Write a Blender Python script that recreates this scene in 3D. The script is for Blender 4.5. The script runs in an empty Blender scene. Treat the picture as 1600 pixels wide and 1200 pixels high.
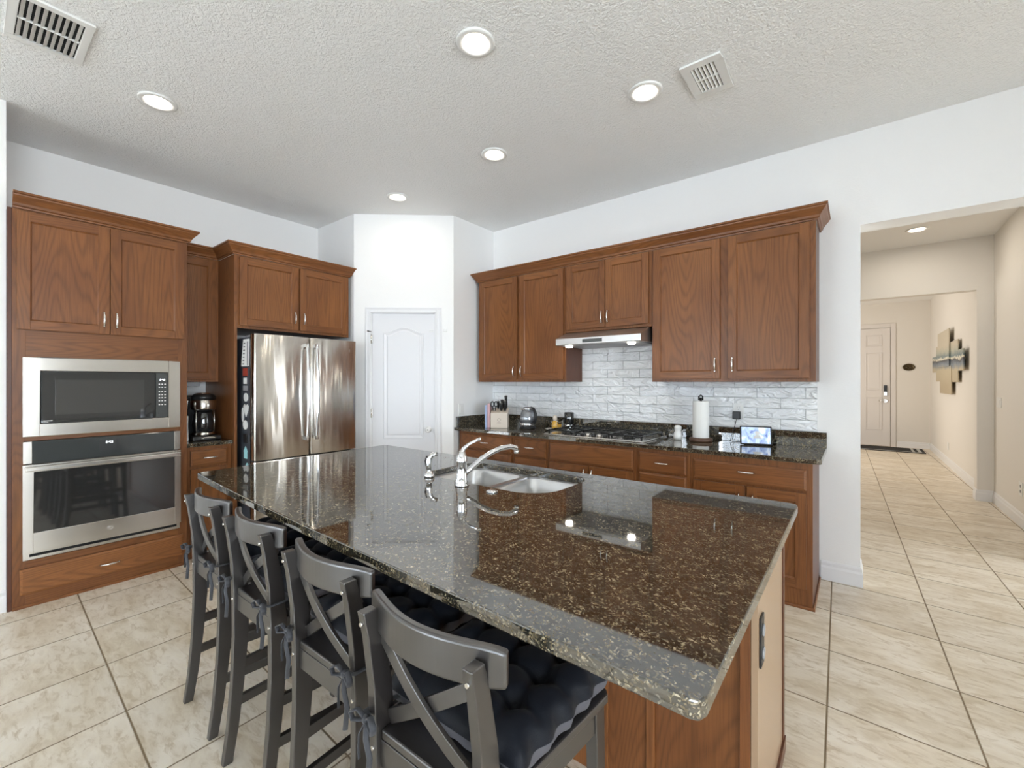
import bpy, bmesh, math, random
from mathutils import Vector, Matrix
S = bpy.context.scene
C = bpy.context.collection
PI = math.pi
random.seed(7)

# ------------------------------------------------------------------ camera
HC = 1.37
A = math.atan(538 / 687.0)
cd = bpy.data.cameras.new('camera')
cam = bpy.data.objects.new('camera', cd)
C.objects.link(cam)
cd.sensor_width = 36
cd.lens = 36 * 687 / 1600
cd.shift_y = -3 / 1600
cd.clip_start = 0.02
cam.location = (0, 0, HC)
cam.rotation_euler = (PI / 2, 0, A)
S.camera = cam

# ------------------------------------------------------------------ world, light, exposure
S.view_settings.view_transform = 'Standard'
S.view_settings.look = 'None'
S.view_settings.gamma = 1
S.view_settings.use_curve_mapping = False
S.view_settings.exposure = 0.74
S.cycles.use_denoising = True
S.cycles.max_bounces = 12
S.cycles.diffuse_bounces = 7
S.cycles.glossy_bounces = 5
S.cycles.sample_clamp_indirect = 8
S.cycles.caustics_reflective = False
S.cycles.caustics_refractive = False
W = bpy.data.worlds.new('World')
S.world = W
W.use_nodes = True
W.node_tree.nodes['Background'].inputs[0].default_value = (0.75, 0.87, 1.0, 1)
W.node_tree.nodes['Background'].inputs[1].default_value = 4.0


def area(name, loc, rot, sx, sy, power, col=(0.88, 0.95, 1.0)):
    l = bpy.data.lights.new(name, 'AREA')
    l.shape = 'RECTANGLE'; l.size = sx; l.size_y = sy; l.energy = power; l.color = col
    o = bpy.data.objects.new(name, l); C.objects.link(o)
    o.location = loc; o.rotation_euler = rot
    return o


# daylight through the rear wall glazing, plus added fill from side, entry and hall
area('daylight_rear_left', (-2.80, -5.02, 1.25), (PI / 2, 0, PI), 2.0, 2.4, 300)
area('daylight_rear_right', (1.6, -5.02, 1.25), (PI / 2, 0, PI), 3.0, 2.4, 290)
area('fill_side', (4.72, -1.2, 1.45), (PI / 2, 0, PI / 2), 3.4, 2.0, 150)  # added side fill that brightens the oven wall
area('fill_entry', (-1.96, 9.8, 1.5), (PI / 2, 0, -PI / 2), 1.6, 2.0, 34, (1.0, 0.95, 0.88))  # added fill against the left hall wall, brightens the foyer
area('fill_hall', (4.5, 4.45, 1.5), (PI / 2, 0, PI / 2), 0.9, 2.2, 20, (1.0, 0.98, 0.95))  # added fill from the unseen right of the hall


# ------------------------------------------------------------------ materials
def lin(r, g, b):
    f = lambda c: (c / 255 / 12.92) if c / 255 <= 0.04045 else ((c / 255 + 0.055) / 1.055) ** 2.4
    return (f(r), f(g), f(b), 1)


class NT:
    def __init__(s, name):
        s.m = bpy.data.materials.new(name); s.m.use_nodes = True
        s.t = s.m.node_tree; s.n = s.t.nodes
        s.b = s.n['Principled BSDF']

    def add(s, typ, **kw):
        n = s.n.new(typ)
        for k, v in kw.items(): setattr(n, k, v)
        return n

    def link(s, a, b): s.t.links.new(a, b)

    def set(s, **kw):
        for k, v in kw.items():
            k = k.replace('_', ' ')
            s.b.inputs[k].default_value = v

    def mix(s, fac, a, b, blend='MIX'):
        n = s.add('ShaderNodeMix', data_type='RGBA', blend_type=blend)
        for i, v in ((0, fac), (6, a), (7, b)):
            if hasattr(v, 'is_linked'): s.link(v, n.inputs[i])
            else: n.inputs[i].default_value = v
        return n.outputs[2]

    def math(s, op, a, b=0.0):
        n = s.add('ShaderNodeMath', operation=op)
        for i, v in ((0, a), (1, b)):
            if hasattr(v, 'is_linked'): s.link(v, n.inputs[i])
            else: n.inputs[i].default_value = v
        return n.outputs[0]

    def ramp(s, fac, stops):
        n = s.add('ShaderNodeValToRGB')
        cr = n.color_ramp
        while len(cr.elements) < len(stops): cr.elements.new(0.5)
        for e, (p, c) in zip(cr.elements, stops):
            e.position = p
            e.color = c if isinstance(c, tuple) else (c, c, c, 1)
        s.link(fac, n.inputs[0])
        return n.outputs[0]

    def noise(s, vec, scale, detail=4, rough=0.5, dist=0.0):
        n = s.add('ShaderNodeTexNoise')
        n.inputs['Scale'].default_value = scale; n.inputs['Detail'].default_value = detail
        n.inputs['Roughness'].default_value = rough; n.inputs['Distortion'].default_value = dist
        if vec is not None: s.link(vec, n.inputs['Vector'])
        return n.outputs[0]

    def mapping(s, vec, scale=(1, 1, 1), loc=(0, 0, 0), rot=(0, 0, 0)):
        n = s.add('ShaderNodeMapping')
        n.inputs['Scale'].default_value = scale; n.inputs['Location'].default_value = loc
        n.inputs['Rotation'].default_value = rot
        s.link(vec, n.inputs['Vector'])
        return n.outputs[0]

    def obj(s): return s.add('ShaderNodeTexCoord').outputs['Object']

    def pos(s): return s.add('ShaderNodeNewGeometry').outputs['Position']

    def bump(s, h, strength, dist=0.01):
        n = s.add('ShaderNodeBump')
        n.inputs['Strength'].default_value = strength; n.inputs['Distance'].default_value = dist
        s.link(h, n.inputs['Height'])
        s.link(n.outputs[0], s.b.inputs['Normal'])
        return n


def plain(name, col, rough=0.5, metal=0.0, bump=0.0, bscale=200, ior=1.5, **kw):
    t = NT(name)
    t.set(Base_Color=col, Roughness=rough, Metallic=metal, IOR=ior)
    for k, v in kw.items(): t.b.inputs[k.replace('_', ' ')].default_value = v
    n = t.noise(t.obj(), bscale, 2)
    c = t.mix(t.math('MULTIPLY', n, 0.12), col, tuple(x * 0.75 for x in col[:3]) + (1,))
    t.link(c, t.b.inputs['Base Color'])
    if bump: t.bump(n, bump, 0.002)
    return t.m


def wood(name, axis, c1, c2, c3, rough=0.36):
    t = NT(name)
    oi = t.add('ShaderNodeObjectInfo')
    off = t.math('MULTIPLY', oi.outputs['Random'], 17.0)
    cmb = t.add('ShaderNodeCombineXYZ')
    for i in range(3): t.link(off, cmb.inputs[i])
    va = t.add('ShaderNodeVectorMath', operation='ADD')
    t.link(t.obj(), va.inputs[0]); t.link(cmb.outputs[0], va.inputs[1])
    v = va.outputs[0]
    def sc(a, b): return tuple(b if i == axis else a for i in range(3))
    n1 = t.noise(t.mapping(v, sc(4.5, 0.55)), 1.0, 1.5, 0.4)
    rings = t.math('SINE', t.math('MULTIPLY', n1, 190))
    rings = t.math('MULTIPLY', t.math('ADD', rings, 1.0), 0.5)
    rings = t.math('POWER', rings, 2.6)
    pores = t.noise(t.mapping(v, sc(230, 7)), 1.0, 3, 0.6)
    pores = t.ramp(pores, [(0.42, 0.0), (0.62, 1.0)])
    blotch = t.noise(t.mapping(v, sc(3.0, 1.6)), 1.0, 2)
    base = t.mix(t.ramp(blotch, [(0.3, 0.0), (0.7, 1.0)]), c1, c2)
    f = t.math('MULTIPLY', rings, 0.27)
    f = t.math('ADD', f, t.math('MULTIPLY', pores, 0.22))
    col = t.mix(f, base, c3)
    hsv = t.add('ShaderNodeHueSaturation')
    vv = t.math('ADD', t.math('MULTIPLY', oi.outputs['Random'], 0.16), 0.92)
    t.link(vv, hsv.inputs['Value']); t.link(col, hsv.inputs['Color'])
    t.link(hsv.outputs[0], t.b.inputs['Base Color'])
    t.set(Roughness=rough, Coat_Weight=0.06, Coat_Roughness=0.22, Specular_IOR_Level=0.32)
    t.bump(f, 0.12, 0.001)
    return t.m


WC = ((0.262, 0.103, 0.033, 1), (0.190, 0.070, 0.023, 1), (0.056, 0.019, 0.008, 1))
WZ = wood('stained_oak_vertical_grain', 2, *WC)
WX = wood('stained_oak_grain_along_x', 0, *WC)
WY = wood('stained_oak_grain_along_y', 1, *WC)
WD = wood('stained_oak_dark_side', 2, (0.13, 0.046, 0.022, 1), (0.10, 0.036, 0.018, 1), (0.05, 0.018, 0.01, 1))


def granite():
    t = NT('dark_polished_granite')
    p = t.obj()
    big = t.noise(p, 22, 3, 0.6)
    base = t.mix(t.ramp(big, [(0.35, 0.0), (0.7, 1.0)]), (0.010, 0.012, 0.011, 1), (0.045, 0.040, 0.030, 1))
    vo = t.add('ShaderNodeTexVoronoi', feature='F1'); vo.inputs['Scale'].default_value = 260
    dn = t.noise(p, 60, 2)
    vm = t.add('ShaderNodeVectorMath', operation='ADD')
    cx = t.add('ShaderNodeCombineXYZ'); t.link(t.math('MULTIPLY', dn, 0.02), cx.inputs[0]); t.link(t.math('MULTIPLY', dn, -0.02), cx.inputs[1])
    t.link(p, vm.inputs[0]); t.link(cx.outputs[0], vm.inputs[1])
    t.link(vm.outputs[0], vo.inputs['Vector'])
    sep = t.add('ShaderNodeSeparateColor'); t.link(vo.outputs['Color'], sep.inputs[0])
    fleck = t.ramp(sep.outputs[0], [(0.50, 0.0), (0.58, 1.0)])
    shade = t.ramp(sep.outputs[1], [(0.0, (0.07, 0.055, 0.032, 1)), (0.55, (0.17, 0.13, 0.075, 1)), (1.0, (0.46, 0.40, 0.28, 1))])
    clump = t.ramp(t.noise(p, 35, 2), [(0.40, 0.25), (0.62, 1.0)])
    c = t.mix(t.math('MULTIPLY', fleck, clump), base, shade)
    t.link(c, t.b.inputs['Base Color'])
    t.set(Roughness=0.03, IOR=2.35)
    return t.m


GR = granite()


def tilefloor():
    t = NT('travertine_floor_tile')
    p = t.pos()
    sx = t.add('ShaderNodeSeparateXYZ'); t.link(p, sx.inputs[0])
    X, Y = sx.outputs[0], sx.outputs[1]
    u = t.math('DIVIDE', t.math('ADD', t.math('ADD', X, t.math('MULTIPLY', Y, 0.024)), 0.043 + 46.8), 0.468)
    v = t.math('DIVIDE', t.math('ADD', t.math('ADD', Y, t.math('MULTIPLY', X, 0.035)), -0.368 + 47.89), 0.4789)
    def edge(a):
        f = t.math('FRACT', a)
        return t.math('MINIMUM', f, t.math('SUBTRACT', 1.0, f))
    e = t.math('MINIMUM', edge(u), edge(v))
    g = t.ramp(e, [(0.0062, 1.0), (0.0088, 0.0)])
    fl = t.add('ShaderNodeCombineXYZ')
    t.link(t.math('FLOOR', u), fl.inputs[0]); t.link(t.math('FLOOR', v), fl.inputs[1])
    wn = t.add('ShaderNodeTexWhiteNoise', noise_dimensions='3D'); t.link(fl.outputs[0], wn.inputs['Vector'])
    sh = t.add('ShaderNodeVectorMath', operation='SCALE'); t.link(wn.outputs['Color'], sh.inputs[0]); sh.inputs['Scale'].default_value = 9
    va = t.add('ShaderNodeVectorMath', operation='ADD'); t.link(p, va.inputs[0]); t.link(sh.outputs[0], va.inputs[1])
    q = va.outputs[0]
    n1 = t.noise(t.mapping(q, (2.0, 4.5, 1), rot=(0, 0, 0.06)), 1.5, 5, 0.6, 0.6)
    n2 = t.noise(t.mapping(q, (9, 24, 1), rot=(0, 0, 0.06)), 1.3, 6, 0.68, 0.7)
    c = t.mix(t.ramp(n1, [(0.38, 0.0), (0.62, 1.0)]), lin(238, 229, 214), lin(214, 200, 177))
    c = t.mix(t.ramp(n2, [(0.50, 0.0), (0.66, 0.85)]), c, lin(196, 178, 150))
    c = t.mix(t.ramp(n2, [(0.30, 0.7), (0.46, 0.0)]), c, lin(236, 226, 206))
    r = t.math('ADD', t.math('MULTIPLY', wn.outputs['Value'], 0.08), 0.94)
    hsv = t.add('ShaderNodeHueSaturation'); t.link(r, hsv.inputs['Value']); t.link(c, hsv.inputs['Color'])
    c = t.mix(g, hsv.outputs[0], lin(128, 110, 84))
    t.link(c, t.b.inputs['Base Color'])
    t.link(t.math('ADD', t.math('MULTIPLY', g, 0.4), t.math('ADD', 0.24, t.math('MULTIPLY', n2, 0.18))), t.b.inputs['Roughness'])
    h = t.math('SUBTRACT', t.math('MULTIPLY', n2, 0.15), g)
    t.bump(h, 0.35, 0.003)
    return t.m


def wallpaint(name, col, sc=90, st=0.25, rough=0.6, d=0.004):
    t = NT(name)
    n = t.noise(t.pos(), sc, 3, 0.6, 0.4)
    t.set(Base_Color=col, Roughness=rough)
    c = t.mix(t.math('MULTIPLY', n, 0.06), col, tuple(x * 0.8 for x in col[:3]) + (1,))
    t.link(c, t.b.inputs['Base Color'])
    t.bump(t.ramp(n, [(0.4, 0.0), (0.62, 1.0)]), st, d)
    return t.m


FLOOR = tilefloor()
WALL = wallpaint('white_orange_peel_paint', (0.885, 0.88, 0.87, 1), 110, 0.12, 0.5, 0.002)
WALLW = wallpaint('warm_cream_wall_paint', (0.78, 0.745, 0.695, 1), 110, 0.10, 0.5, 0.002)
CEIL = wallpaint('knockdown_ceiling_paint', (0.92, 0.92, 0.91, 1), 70, 0.6, 0.55, 0.006)
TRIMM = plain('white_semi_gloss_trim', (0.82, 0.82, 0.83, 1), 0.3)
DOORW = plain('white_door_paint', (0.78, 0.78, 0.80, 1), 0.35)
CREAMD = plain('cream_front_door_paint', (0.75, 0.71, 0.68, 1), 0.4)


def steel(name, col=(0.66, 0.63, 0.585, 1), rough=0.22, wavy=0.0, an=0.6):
    t = NT(name)
    t.set(Base_Color=col, Metallic=1.0, Roughness=rough)
    p = t.obj()
    br = t.noise(t.mapping(p, (3, 3, 420)), 1.0, 2)
    t.link(t.math('ADD', t.math('MULTIPLY', br, 0.03), rough - 0.015), t.b.inputs['Roughness'])
    t.b.inputs['Anisotropic'].default_value = an
    t.b.inputs['Anisotropic Rotation'].default_value = 0.25
    tg = t.add('ShaderNodeTangent', direction_type='RADIAL', axis='Z')
    t.link(tg.outputs[0], t.b.inputs['Tangent'])
    if wavy:
        w = t.noise(t.mapping(p, (9, 9, 1.3)), 1.0, 1.5)
        t.bump(w, wavy, 0.02)
    return t.m


STEEL = steel('brushed_stainless_steel')
STEELF = steel('wavy_stainless_fridge_skin', (0.70, 0.67, 0.62, 1), 0.17, 0.38, 1.0)
SINKM = plain('satin_steel_sink', (0.60, 0.60, 0.60, 1), 0.28, 1.0)
CHROME = plain('polished_chrome', (0.82, 0.83, 0.85, 1), 0.06, 1.0)
NICKEL = plain('satin_nickel', (0.72, 0.70, 0.66, 1), 0.25, 1.0)
BLACKG = plain('black_glass', (0.012, 0.013, 0.014, 1), 0.04, ior=1.75)
OVENG = plain('oven_window_glass', (0.022, 0.022, 0.022, 1), 0.05, ior=1.9)
GREYG = plain('grey_control_glass', (0.05, 0.055, 0.055, 1), 0.08, ior=1.7)
BLACKP = plain('black_plastic', (0.012, 0.012, 0.013, 1), 0.35)
IRON = plain('black_cast_iron', (0.012, 0.012, 0.012, 1), 0.24, bump=0.15)
DKGREY = plain('dark_grey_fridge_side', (0.055, 0.062, 0.075, 1), 0.35)
STOOL = plain('black_brown_stool_lacquer', (0.013, 0.010, 0.009, 1), 0.32, ior=2.15, bscale=60)
CUSHLIT = plain('cushion_lit_underside_fabric', (0.085, 0.083, 0.095, 1), 0.8, bump=0.2, bscale=500)  # window light on the lower cushion edge put into a greyer fabric colour
NAVY = plain('navy_black_cushion_fabric', (0.006, 0.0075, 0.012, 1), 0.6, bump=0.2, bscale=500, Specular_IOR_Level=0.22, Sheen_Weight=0.06, Sheen_Roughness=0.4)
RIBBON = plain('charcoal_ribbon_fabric', (0.035, 0.036, 0.042, 1), 0.7, Sheen_Weight=0.1)
WHITEP = plain('white_plastic', (0.82, 0.82, 0.80, 1), 0.35)
GREYP = plain('grey_plastic', (0.30, 0.30, 0.31, 1), 0.4)
PAPER = plain('white_paper_towel', (0.86, 0.86, 0.83, 1), 0.9, bump=0.4, bscale=260)
CERAM = plain('white_glazed_ceramic', (0.84, 0.84, 0.82, 1), 0.12)
LIGHTW = plain('pale_block_wood', (0.72, 0.63, 0.53, 1), 0.4)
DARKW = plain('dark_walnut_base', (0.10, 0.045, 0.022, 1), 0.35)
SHADOWB = plain('cavity_shade_black', (0.004, 0.004, 0.004, 1), 0.9)  # black standing in for the shade inside vent slots and ducts
RED = plain('red_brown_print', (0.35, 0.05, 0.03, 1), 0.5)
CYAN = plain('pale_cyan_magnet', (0.40, 0.74, 0.78, 1), 0.4)
BRONZE = plain('dark_bronze', (0.10, 0.075, 0.04, 1), 0.4, 0.7)
GOLD = plain('golden_oil', (0.62, 0.36, 0.05, 1), 0.12)
PINK = plain('pink_book_cover', (0.62, 0.38, 0.40, 1), 0.5)
BLUE = plain('blue_grey_book_cover', (0.35, 0.42, 0.62, 1), 0.5)
MATG = plain('black_door_mat', (0.015, 0.015, 0.015, 1), 0.95, bump=0.5)
MATW = plain('pale_mat_stripe', (0.5, 0.5, 0.48, 1), 0.95, bump=0.5)
ENDREFL = plain('oak_end_floor_reflection', (0.38, 0.255, 0.16, 1), 0.25)  # floor reflection on the oak end panel painted in as pale beige


def emit(name, col, st):
    t = NT(name)
    t.set(Base_Color=(0.8, 0.8, 0.8, 1), Emission_Color=col, Emission_Strength=st)
    return t.m


LAMP = emit('warm_led_diffuser', (1.0, 0.88, 0.70, 1), 9)
LAMPH = emit('range_hood_lamp', (1.0, 0.93, 0.80, 1), 22)
DIGIT = emit('white_led_digits', (0.9, 0.95, 1.0, 1), 1.6)


def glassmat(name, col=(1, 1, 1, 1), tr=1.0, rough=0.0, ior=1.45):
    t = NT(name)
    t.set(Base_Color=col, Roughness=rough, IOR=ior, Transmission_Weight=tr)
    return t.m


GLASS = glassmat('clear_glass')


def thinpane():
    t = NT('window_pane_glass')
    t.n.remove(t.b)
    tr = t.add('ShaderNodeBsdfTransparent'); gl = t.add('ShaderNodeBsdfGlossy'); gl.inputs['Roughness'].default_value = 0.02
    lw = t.add('ShaderNodeFresnel'); lw.inputs[0].default_value = 1.45
    mx = t.add('ShaderNodeMixShader')
    t.link(lw.outputs[0], mx.inputs[0]); t.link(tr.outputs[0], mx.inputs[1]); t.link(gl.outputs[0], mx.inputs[2])
    t.link(mx.outputs[0], t.n['Material Output'].inputs[0])
    return t.m


PANE = thinpane()


def splashmat():
    t = NT('handmade_white_subway_tile')
    p = t.pos()
    sx = t.add('ShaderNodeSeparateXYZ'); t.link(p, sx.inputs[0])
    cb = t.add('ShaderNodeCombineXYZ')
    t.link(t.math('ADD', sx.outputs[0], 10.043), cb.inputs[0]); t.link(t.math('ADD', sx.outputs[2], -1.022 + 0.77), cb.inputs[1])
    br = t.add('ShaderNodeTexBrick')
    br.inputs['Scale'].default_value = 1.0
    br.inputs['Mortar Size'].default_value = 0.0018
    br.inputs['Mortar Smooth'].default_value = 0.3
    br.inputs['Brick Width'].default_value = 0.305
    br.inputs['Row Height'].default_value = 0.077
    br.inputs['Color1'].default_value = lin(249, 250, 250)
    br.inputs['Color2'].default_value = lin(244, 246, 248)
    br.inputs['Mortar'].default_value = lin(178, 180, 182)
    t.link(cb.outputs[0], br.inputs['Vector'])
    t.link(br.outputs['Color'], t.b.inputs['Base Color'])
    t.set(Roughness=0.07, IOR=1.6)
    sp = t.add('ShaderNodeSeparateColor'); t.link(br.outputs['Color'], sp.inputs[0])
    w = t.noise(t.mapping(p, (7, 7, 15), rot=(0, 0.5, 0)), 1.3, 2, 0.5, 1.2)
    w2 = t.noise(t.mapping(p, (20, 20, 34), rot=(0, -0.4, 0)), 1.0, 1, 0.5, 1.0)
    h = t.math('ADD', t.math('MULTIPLY', w, 1.0), t.math('MULTIPLY', w2, 0.12))
    h = t.math('SUBTRACT', h, t.math('MULTIPLY', br.outputs['Fac'], 0.35))
    t.bump(h, 1.0, 0.028)
    return t.m


SPLASH = splashmat()


def artmat():
    t = NT('abstract_metal_art')
    p = t.pos()
    sx = t.add('ShaderNodeSeparateXYZ'); t.link(p, sx.inputs[0])
    n = t.noise(t.mapping(p, (3, 5, 9)), 1.0, 4, 0.6, 0.8)
    z = t.math('ADD', sx.outputs[2], t.math('MULTIPLY', n, 0.14))
    z = t.math('SUBTRACT', z, t.math('MULTIPLY', sx.outputs[1], 0.02))
    z = t.math('SUBTRACT', z, 0.82)
    c = t.ramp(z, [(0.30, lin(176, 160, 132)), (0.62, lin(190, 178, 150)), (0.70, lin(120, 132, 146)), (0.77, lin(38, 44, 56)), (0.80, lin(232, 226, 206)), (0.83, lin(96, 118, 126)), (0.92, lin(176, 176, 160)), (1.0, lin(196, 186, 166))])
    t.link(c, t.b.inputs['Base Color'])
    t.set(Roughness=0.45, Metallic=0.1)
    return t.m


ART = artmat()


def screenmat():
    t = NT('lit_picture_screen')
    p = t.obj()
    n = t.noise(t.mapping(p, (22, 22, 12)), 1.0, 3, 0.5, 0.6)
    c = t.ramp(n, [(0.30, lin(92, 112, 168)), (0.5, lin(176, 196, 226)), (0.62, lin(236, 238, 240)), (0.8, lin(150, 140, 150))])
    t.link(c, t.b.inputs['Base Color']); t.link(c, t.b.inputs['Emission Color'])
    t.set(Emission_Strength=0.55, Roughness=0.1)
    return t.m


SCREEN = screenmat()


# ------------------------------------------------------------------ mesh builder
class MB:
    def __init__(s, T=None):
        s.v = []; s.f = []; s.m = []; s.sm = []; s.T = T or (lambda a, b, c: (a, b, c))

    def add(s, vs, fs, m=0, smooth=False):
        k = len(s.v)
        s.v += [s.T(*p) for p in vs]
        for f in fs:
            s.f.append([i + k for i in f]); s.m.append(m); s.sm.append(smooth)

    def box(s, x0, x1, y0, y1, z0, z1, m=0):
        vs = [(x, y, z) for z in (z0, z1) for y in (y0, y1) for x in (x0, x1)]
        s.add(vs, [(0, 2, 3, 1), (4, 5, 7, 6), (0, 1, 5, 4), (2, 6, 7, 3), (0, 4, 6, 2), (1, 3, 7, 5)], m)
        return s

    def prism(s, poly, lo, hi, axis=2, m=0, smooth=False):
        n = len(poly)
        def P(a, b, h):
            return (a, b, h) if axis == 2 else ((a, h, b) if axis == 1 else (h, a, b))
        vs = [P(a, b, lo) for a, b in poly] + [P(a, b, hi) for a, b in poly]
        s.add(vs, [tuple(range(n))[::-1], tuple(range(n, 2 * n))], m)
        s.add(vs, [(i, (i + 1) % n, n + (i + 1) % n, n + i) for i in range(n)], m, smooth)
        return s

    def lathe(s, prof, c=(0, 0, 0), n=32, m=0, smooth=True, axis=None):
        R = Matrix.Identity(3)
        if axis is not None: R = Vector((0, 0, 1)).rotation_difference(Vector(axis).normalized()).to_matrix()
        vs = []
        for r, z in prof:
            for i in range(n):
                a = 2 * PI * i / n
                p = R @ Vector((r * math.cos(a), r * math.sin(a), z))
                vs.append((p.x + c[0], p.y + c[1], p.z + c[2]))
        fs = []
        for j in range(len(prof) - 1):
            for i in range(n):
                fs.append((j * n + i, j * n + (i + 1) % n, (j + 1) * n + (i + 1) % n, (j + 1) * n + i))
        s.add(vs, fs, m, smooth)
        k = len(prof) - 1
        s.add(vs, [tuple(range(n))[::-1], tuple(range(k * n, k * n + n))], m)
        return s

    def cyl(s, p0, p1, r, n=20, m=0, r2=None):
        p0, p1 = Vector(p0), Vector(p1); d = p1 - p0
        return s.lathe([(r, 0), (r if r2 is None else r2, d.length)], tuple(p0), n, m, True, tuple(d))

    def tube(s, pts, r, n=10, m=0, flat=1.0, up=(0, 0, 1)):
        pts = [Vector(p) for p in pts]
        rs = r if isinstance(r, (list, tuple)) else [r] * len(pts)
        vs = []
        prev = None
        for i, p in enumerate(pts):
            d = (pts[min(i + 1, len(pts) - 1)] - pts[max(i - 1, 0)]).normalized()
            if prev is None:
                u = Vector(up)
                if abs(u.dot(d)) > 0.97: u = Vector((1, 0, 0))
                a = d.cross(u).normalized()
            else:
                a = (prev - d * prev.dot(d)).normalized()
            prev = a
            b = a.cross(d).normalized()
            for k in range(n):
                t = 2 * PI * k / n
                q = p + a * (rs[i] * math.cos(t)) + b * (rs[i] * flat * math.sin(t))
                vs.append(tuple(q))
        fs = []
        for j in range(len(pts) - 1):
            for i in range(n):
                fs.append((j * n + i, j * n + (i + 1) % n, (j + 1) * n + (i + 1) % n, (j + 1) * n + i))
        s.add(vs, fs, m, True)
        k = len(pts) - 1
        s.add(vs, [tuple(range(n))[::-1], tuple(range(k * n, k * n + n))], m)
        return s

    def ball(s, c, r, m=0, n=16, sz=1.0):
        prof = [(max(r * math.sin(PI * j / 10), 0.0004), -r * sz * math.cos(PI * j / 10)) for j in range(11)]
        return s.lathe(prof, c, n, m)

    def crown(s, path, prof, z, m=0, closed=False):
        # prof: (outward, up); path 2D, outward = right-hand side of travel
        n = len(path); k = len(prof); vs = []
        for i, p in enumerate(path):
            p = Vector(p)
            dirs = []
            if i > 0: dirs.append((p - Vector(path[i - 1])).normalized())
            if i < n - 1: dirs.append((Vector(path[i + 1]) - p).normalized())
            ns = [Vector((d.y, -d.x)) for d in dirs]
            if len(ns) == 2:
                q = (ns[0] + ns[1]).normalized(); q = q / max(q.dot(ns[0]), 0.3)
            else: q = ns[0]
            for o, u in prof: vs.append((p.x + q.x * o, p.y + q.y * o, z + u))
        fs = []
        for j in range(n - 1):
            for i in range(k):
                fs.append((j * k + i, j * k + (i + 1) % k, (j + 1) * k + (i + 1) % k, (j + 1) * k + i))
        fs.append(tuple(range(k))[::-1]); fs.append(tuple(range((n - 1) * k, n * k)))
        s.add(vs, fs, m)
        return s

    def build(s, name, mats, parent=None, bevel=0.0, seg=2, origin=None, subsurf=0):
        if not isinstance(mats, (list, tuple)): mats = [mats]
        if parent is not None:
            o0 = Vector((0, 0, 0)); q = parent
            while q is not None: o0 += q.location; q = q.parent
        elif origin is not None: o0 = Vector(origin)
        else:
            xs, ys, zs = zip(*s.v)
            o0 = Vector(((min(xs) + max(xs)) / 2, (min(ys) + max(ys)) / 2, min(zs)))
        me = bpy.data.meshes.new(name)
        me.from_pydata([tuple(Vector(p) - o0) for p in s.v], [], s.f)
        for m in mats: me.materials.append(m)
        for p, mi, sm in zip(me.polygons, s.m, s.sm):
            p.material_index = min(mi, len(mats) - 1); p.use_smooth = sm
        bm = bmesh.new(); bm.from_mesh(me)
        bmesh.ops.remove_doubles(bm, verts=bm.verts, dist=1e-6)
        bmesh.ops.recalc_face_normals(bm, faces=bm.faces)
        bm.to_mesh(me); bm.free()
        ob = bpy.data.objects.new(name, me); C.objects.link(ob)
        if parent is not None: ob.parent = parent
        else: ob.location = o0
        if bevel:
            b = ob.modifiers.new('bevel', 'BEVEL'); b.width = bevel; b.segments = seg
            b.limit_method = 'ANGLE'; b.angle_limit = math.radians(40)
        if subsurf:
            b = ob.modifiers.new('subsurf', 'SUBSURF'); b.levels = subsurf; b.render_levels = subsurf
        return ob


def thing(name, label, cat, loc=(0, 0, 0), group=None):
    o = bpy.data.objects.new(name, None); C.objects.link(o); o.location = loc
    o.empty_display_size = 0.1
    o['label'] = label; o['category'] = cat
    if group: o['group'] = group
    return o


def tag(o, label, cat, group=None):
    o['label'] = label; o['category'] = cat
    if group: o['group'] = group
    return o


def struct(o, label=None):
    o['kind'] = 'structure'
    if label: o['label'] = label
    return o


def dup(root, loc, rz, label, group=None):
    r = root.copy(); C.objects.link(r); r.location = loc; r.rotation_euler = (0, 0, rz)
    r['label'] = label
    if group: r['group'] = group
    def rec(a, b):
        for ch in list(a.children):
            c = ch.copy(); C.objects.link(c); c.parent = b
            rec(ch, c)
    rec(root, r)
    return r


# ------------------------------------------------------------------ room shell
WB = 3.75           # back (cooktop) wall
WL = -4.65          # oven wall
CZ = 3.05
WLN = -4.0          # thick wall end left of the ovens
WR = 4.6; WREAR = -5.0
HALLY = 7.33; FRONTY = 12.3


def S_(name, boxes, mat, bevel=0.0, label=None):
    mb = MB()
    for b in boxes: mb.box(*b)
    return struct(mb.build(name, mat, origin=(0, 0, 0), bevel=bevel), label)


S_('floor', [(-5.0, 4.9, -5.3, 13.0, -0.12, 0.0)], FLOOR, label='beige travertine-look floor tiles')
S_('ceiling', [(-5.0, 4.9, -5.3, 3.85, CZ, CZ + 0.12)], CEIL, label='white knockdown textured kitchen ceiling')
S_('ceiling_hall', [(-2.1, 4.9, 3.85, 13.0, CZ, CZ + 0.12)], WALL)
S_('wall_left', [(WL - 0.12, WL, 0.205, 2.485, 0, CZ)], WALL)
S_('wall_left_front', [(-5.0, WLN, -5.3, 0.205, 0, CZ)], WALL)
# corner pantry closet
DA = Vector((-3.95, 2.485)); DB = Vector((-3.2, 3.13)); DL = (DB - DA).length
du = (DB - DA) / DL; dn = Vector((du.y, -du.x))
TD = lambda s, d, z: (DA.x + du.x * s + dn.x * d, DA.y + du.y * s + dn.y * d, z)
S_('wall_pantry_side', [(WL, -3.955, 2.485, 2.6, 0, CZ)], WALL)
mb = MB(TD)
mb.box(0, 0.165, -0.11, 0, 0, CZ); mb.box(0.808, DL, -0.11, 0, 0, CZ); mb.box(0.165, 0.808, -0.11, 0, 2.068, CZ)
struct(mb.build('wall_pantry_front', WALL, origin=(0, 0, 0)))
S_('wall_pantry_right', [(-3.31, -3.2, 3.13, WB, 0, CZ)], WALL)
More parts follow.
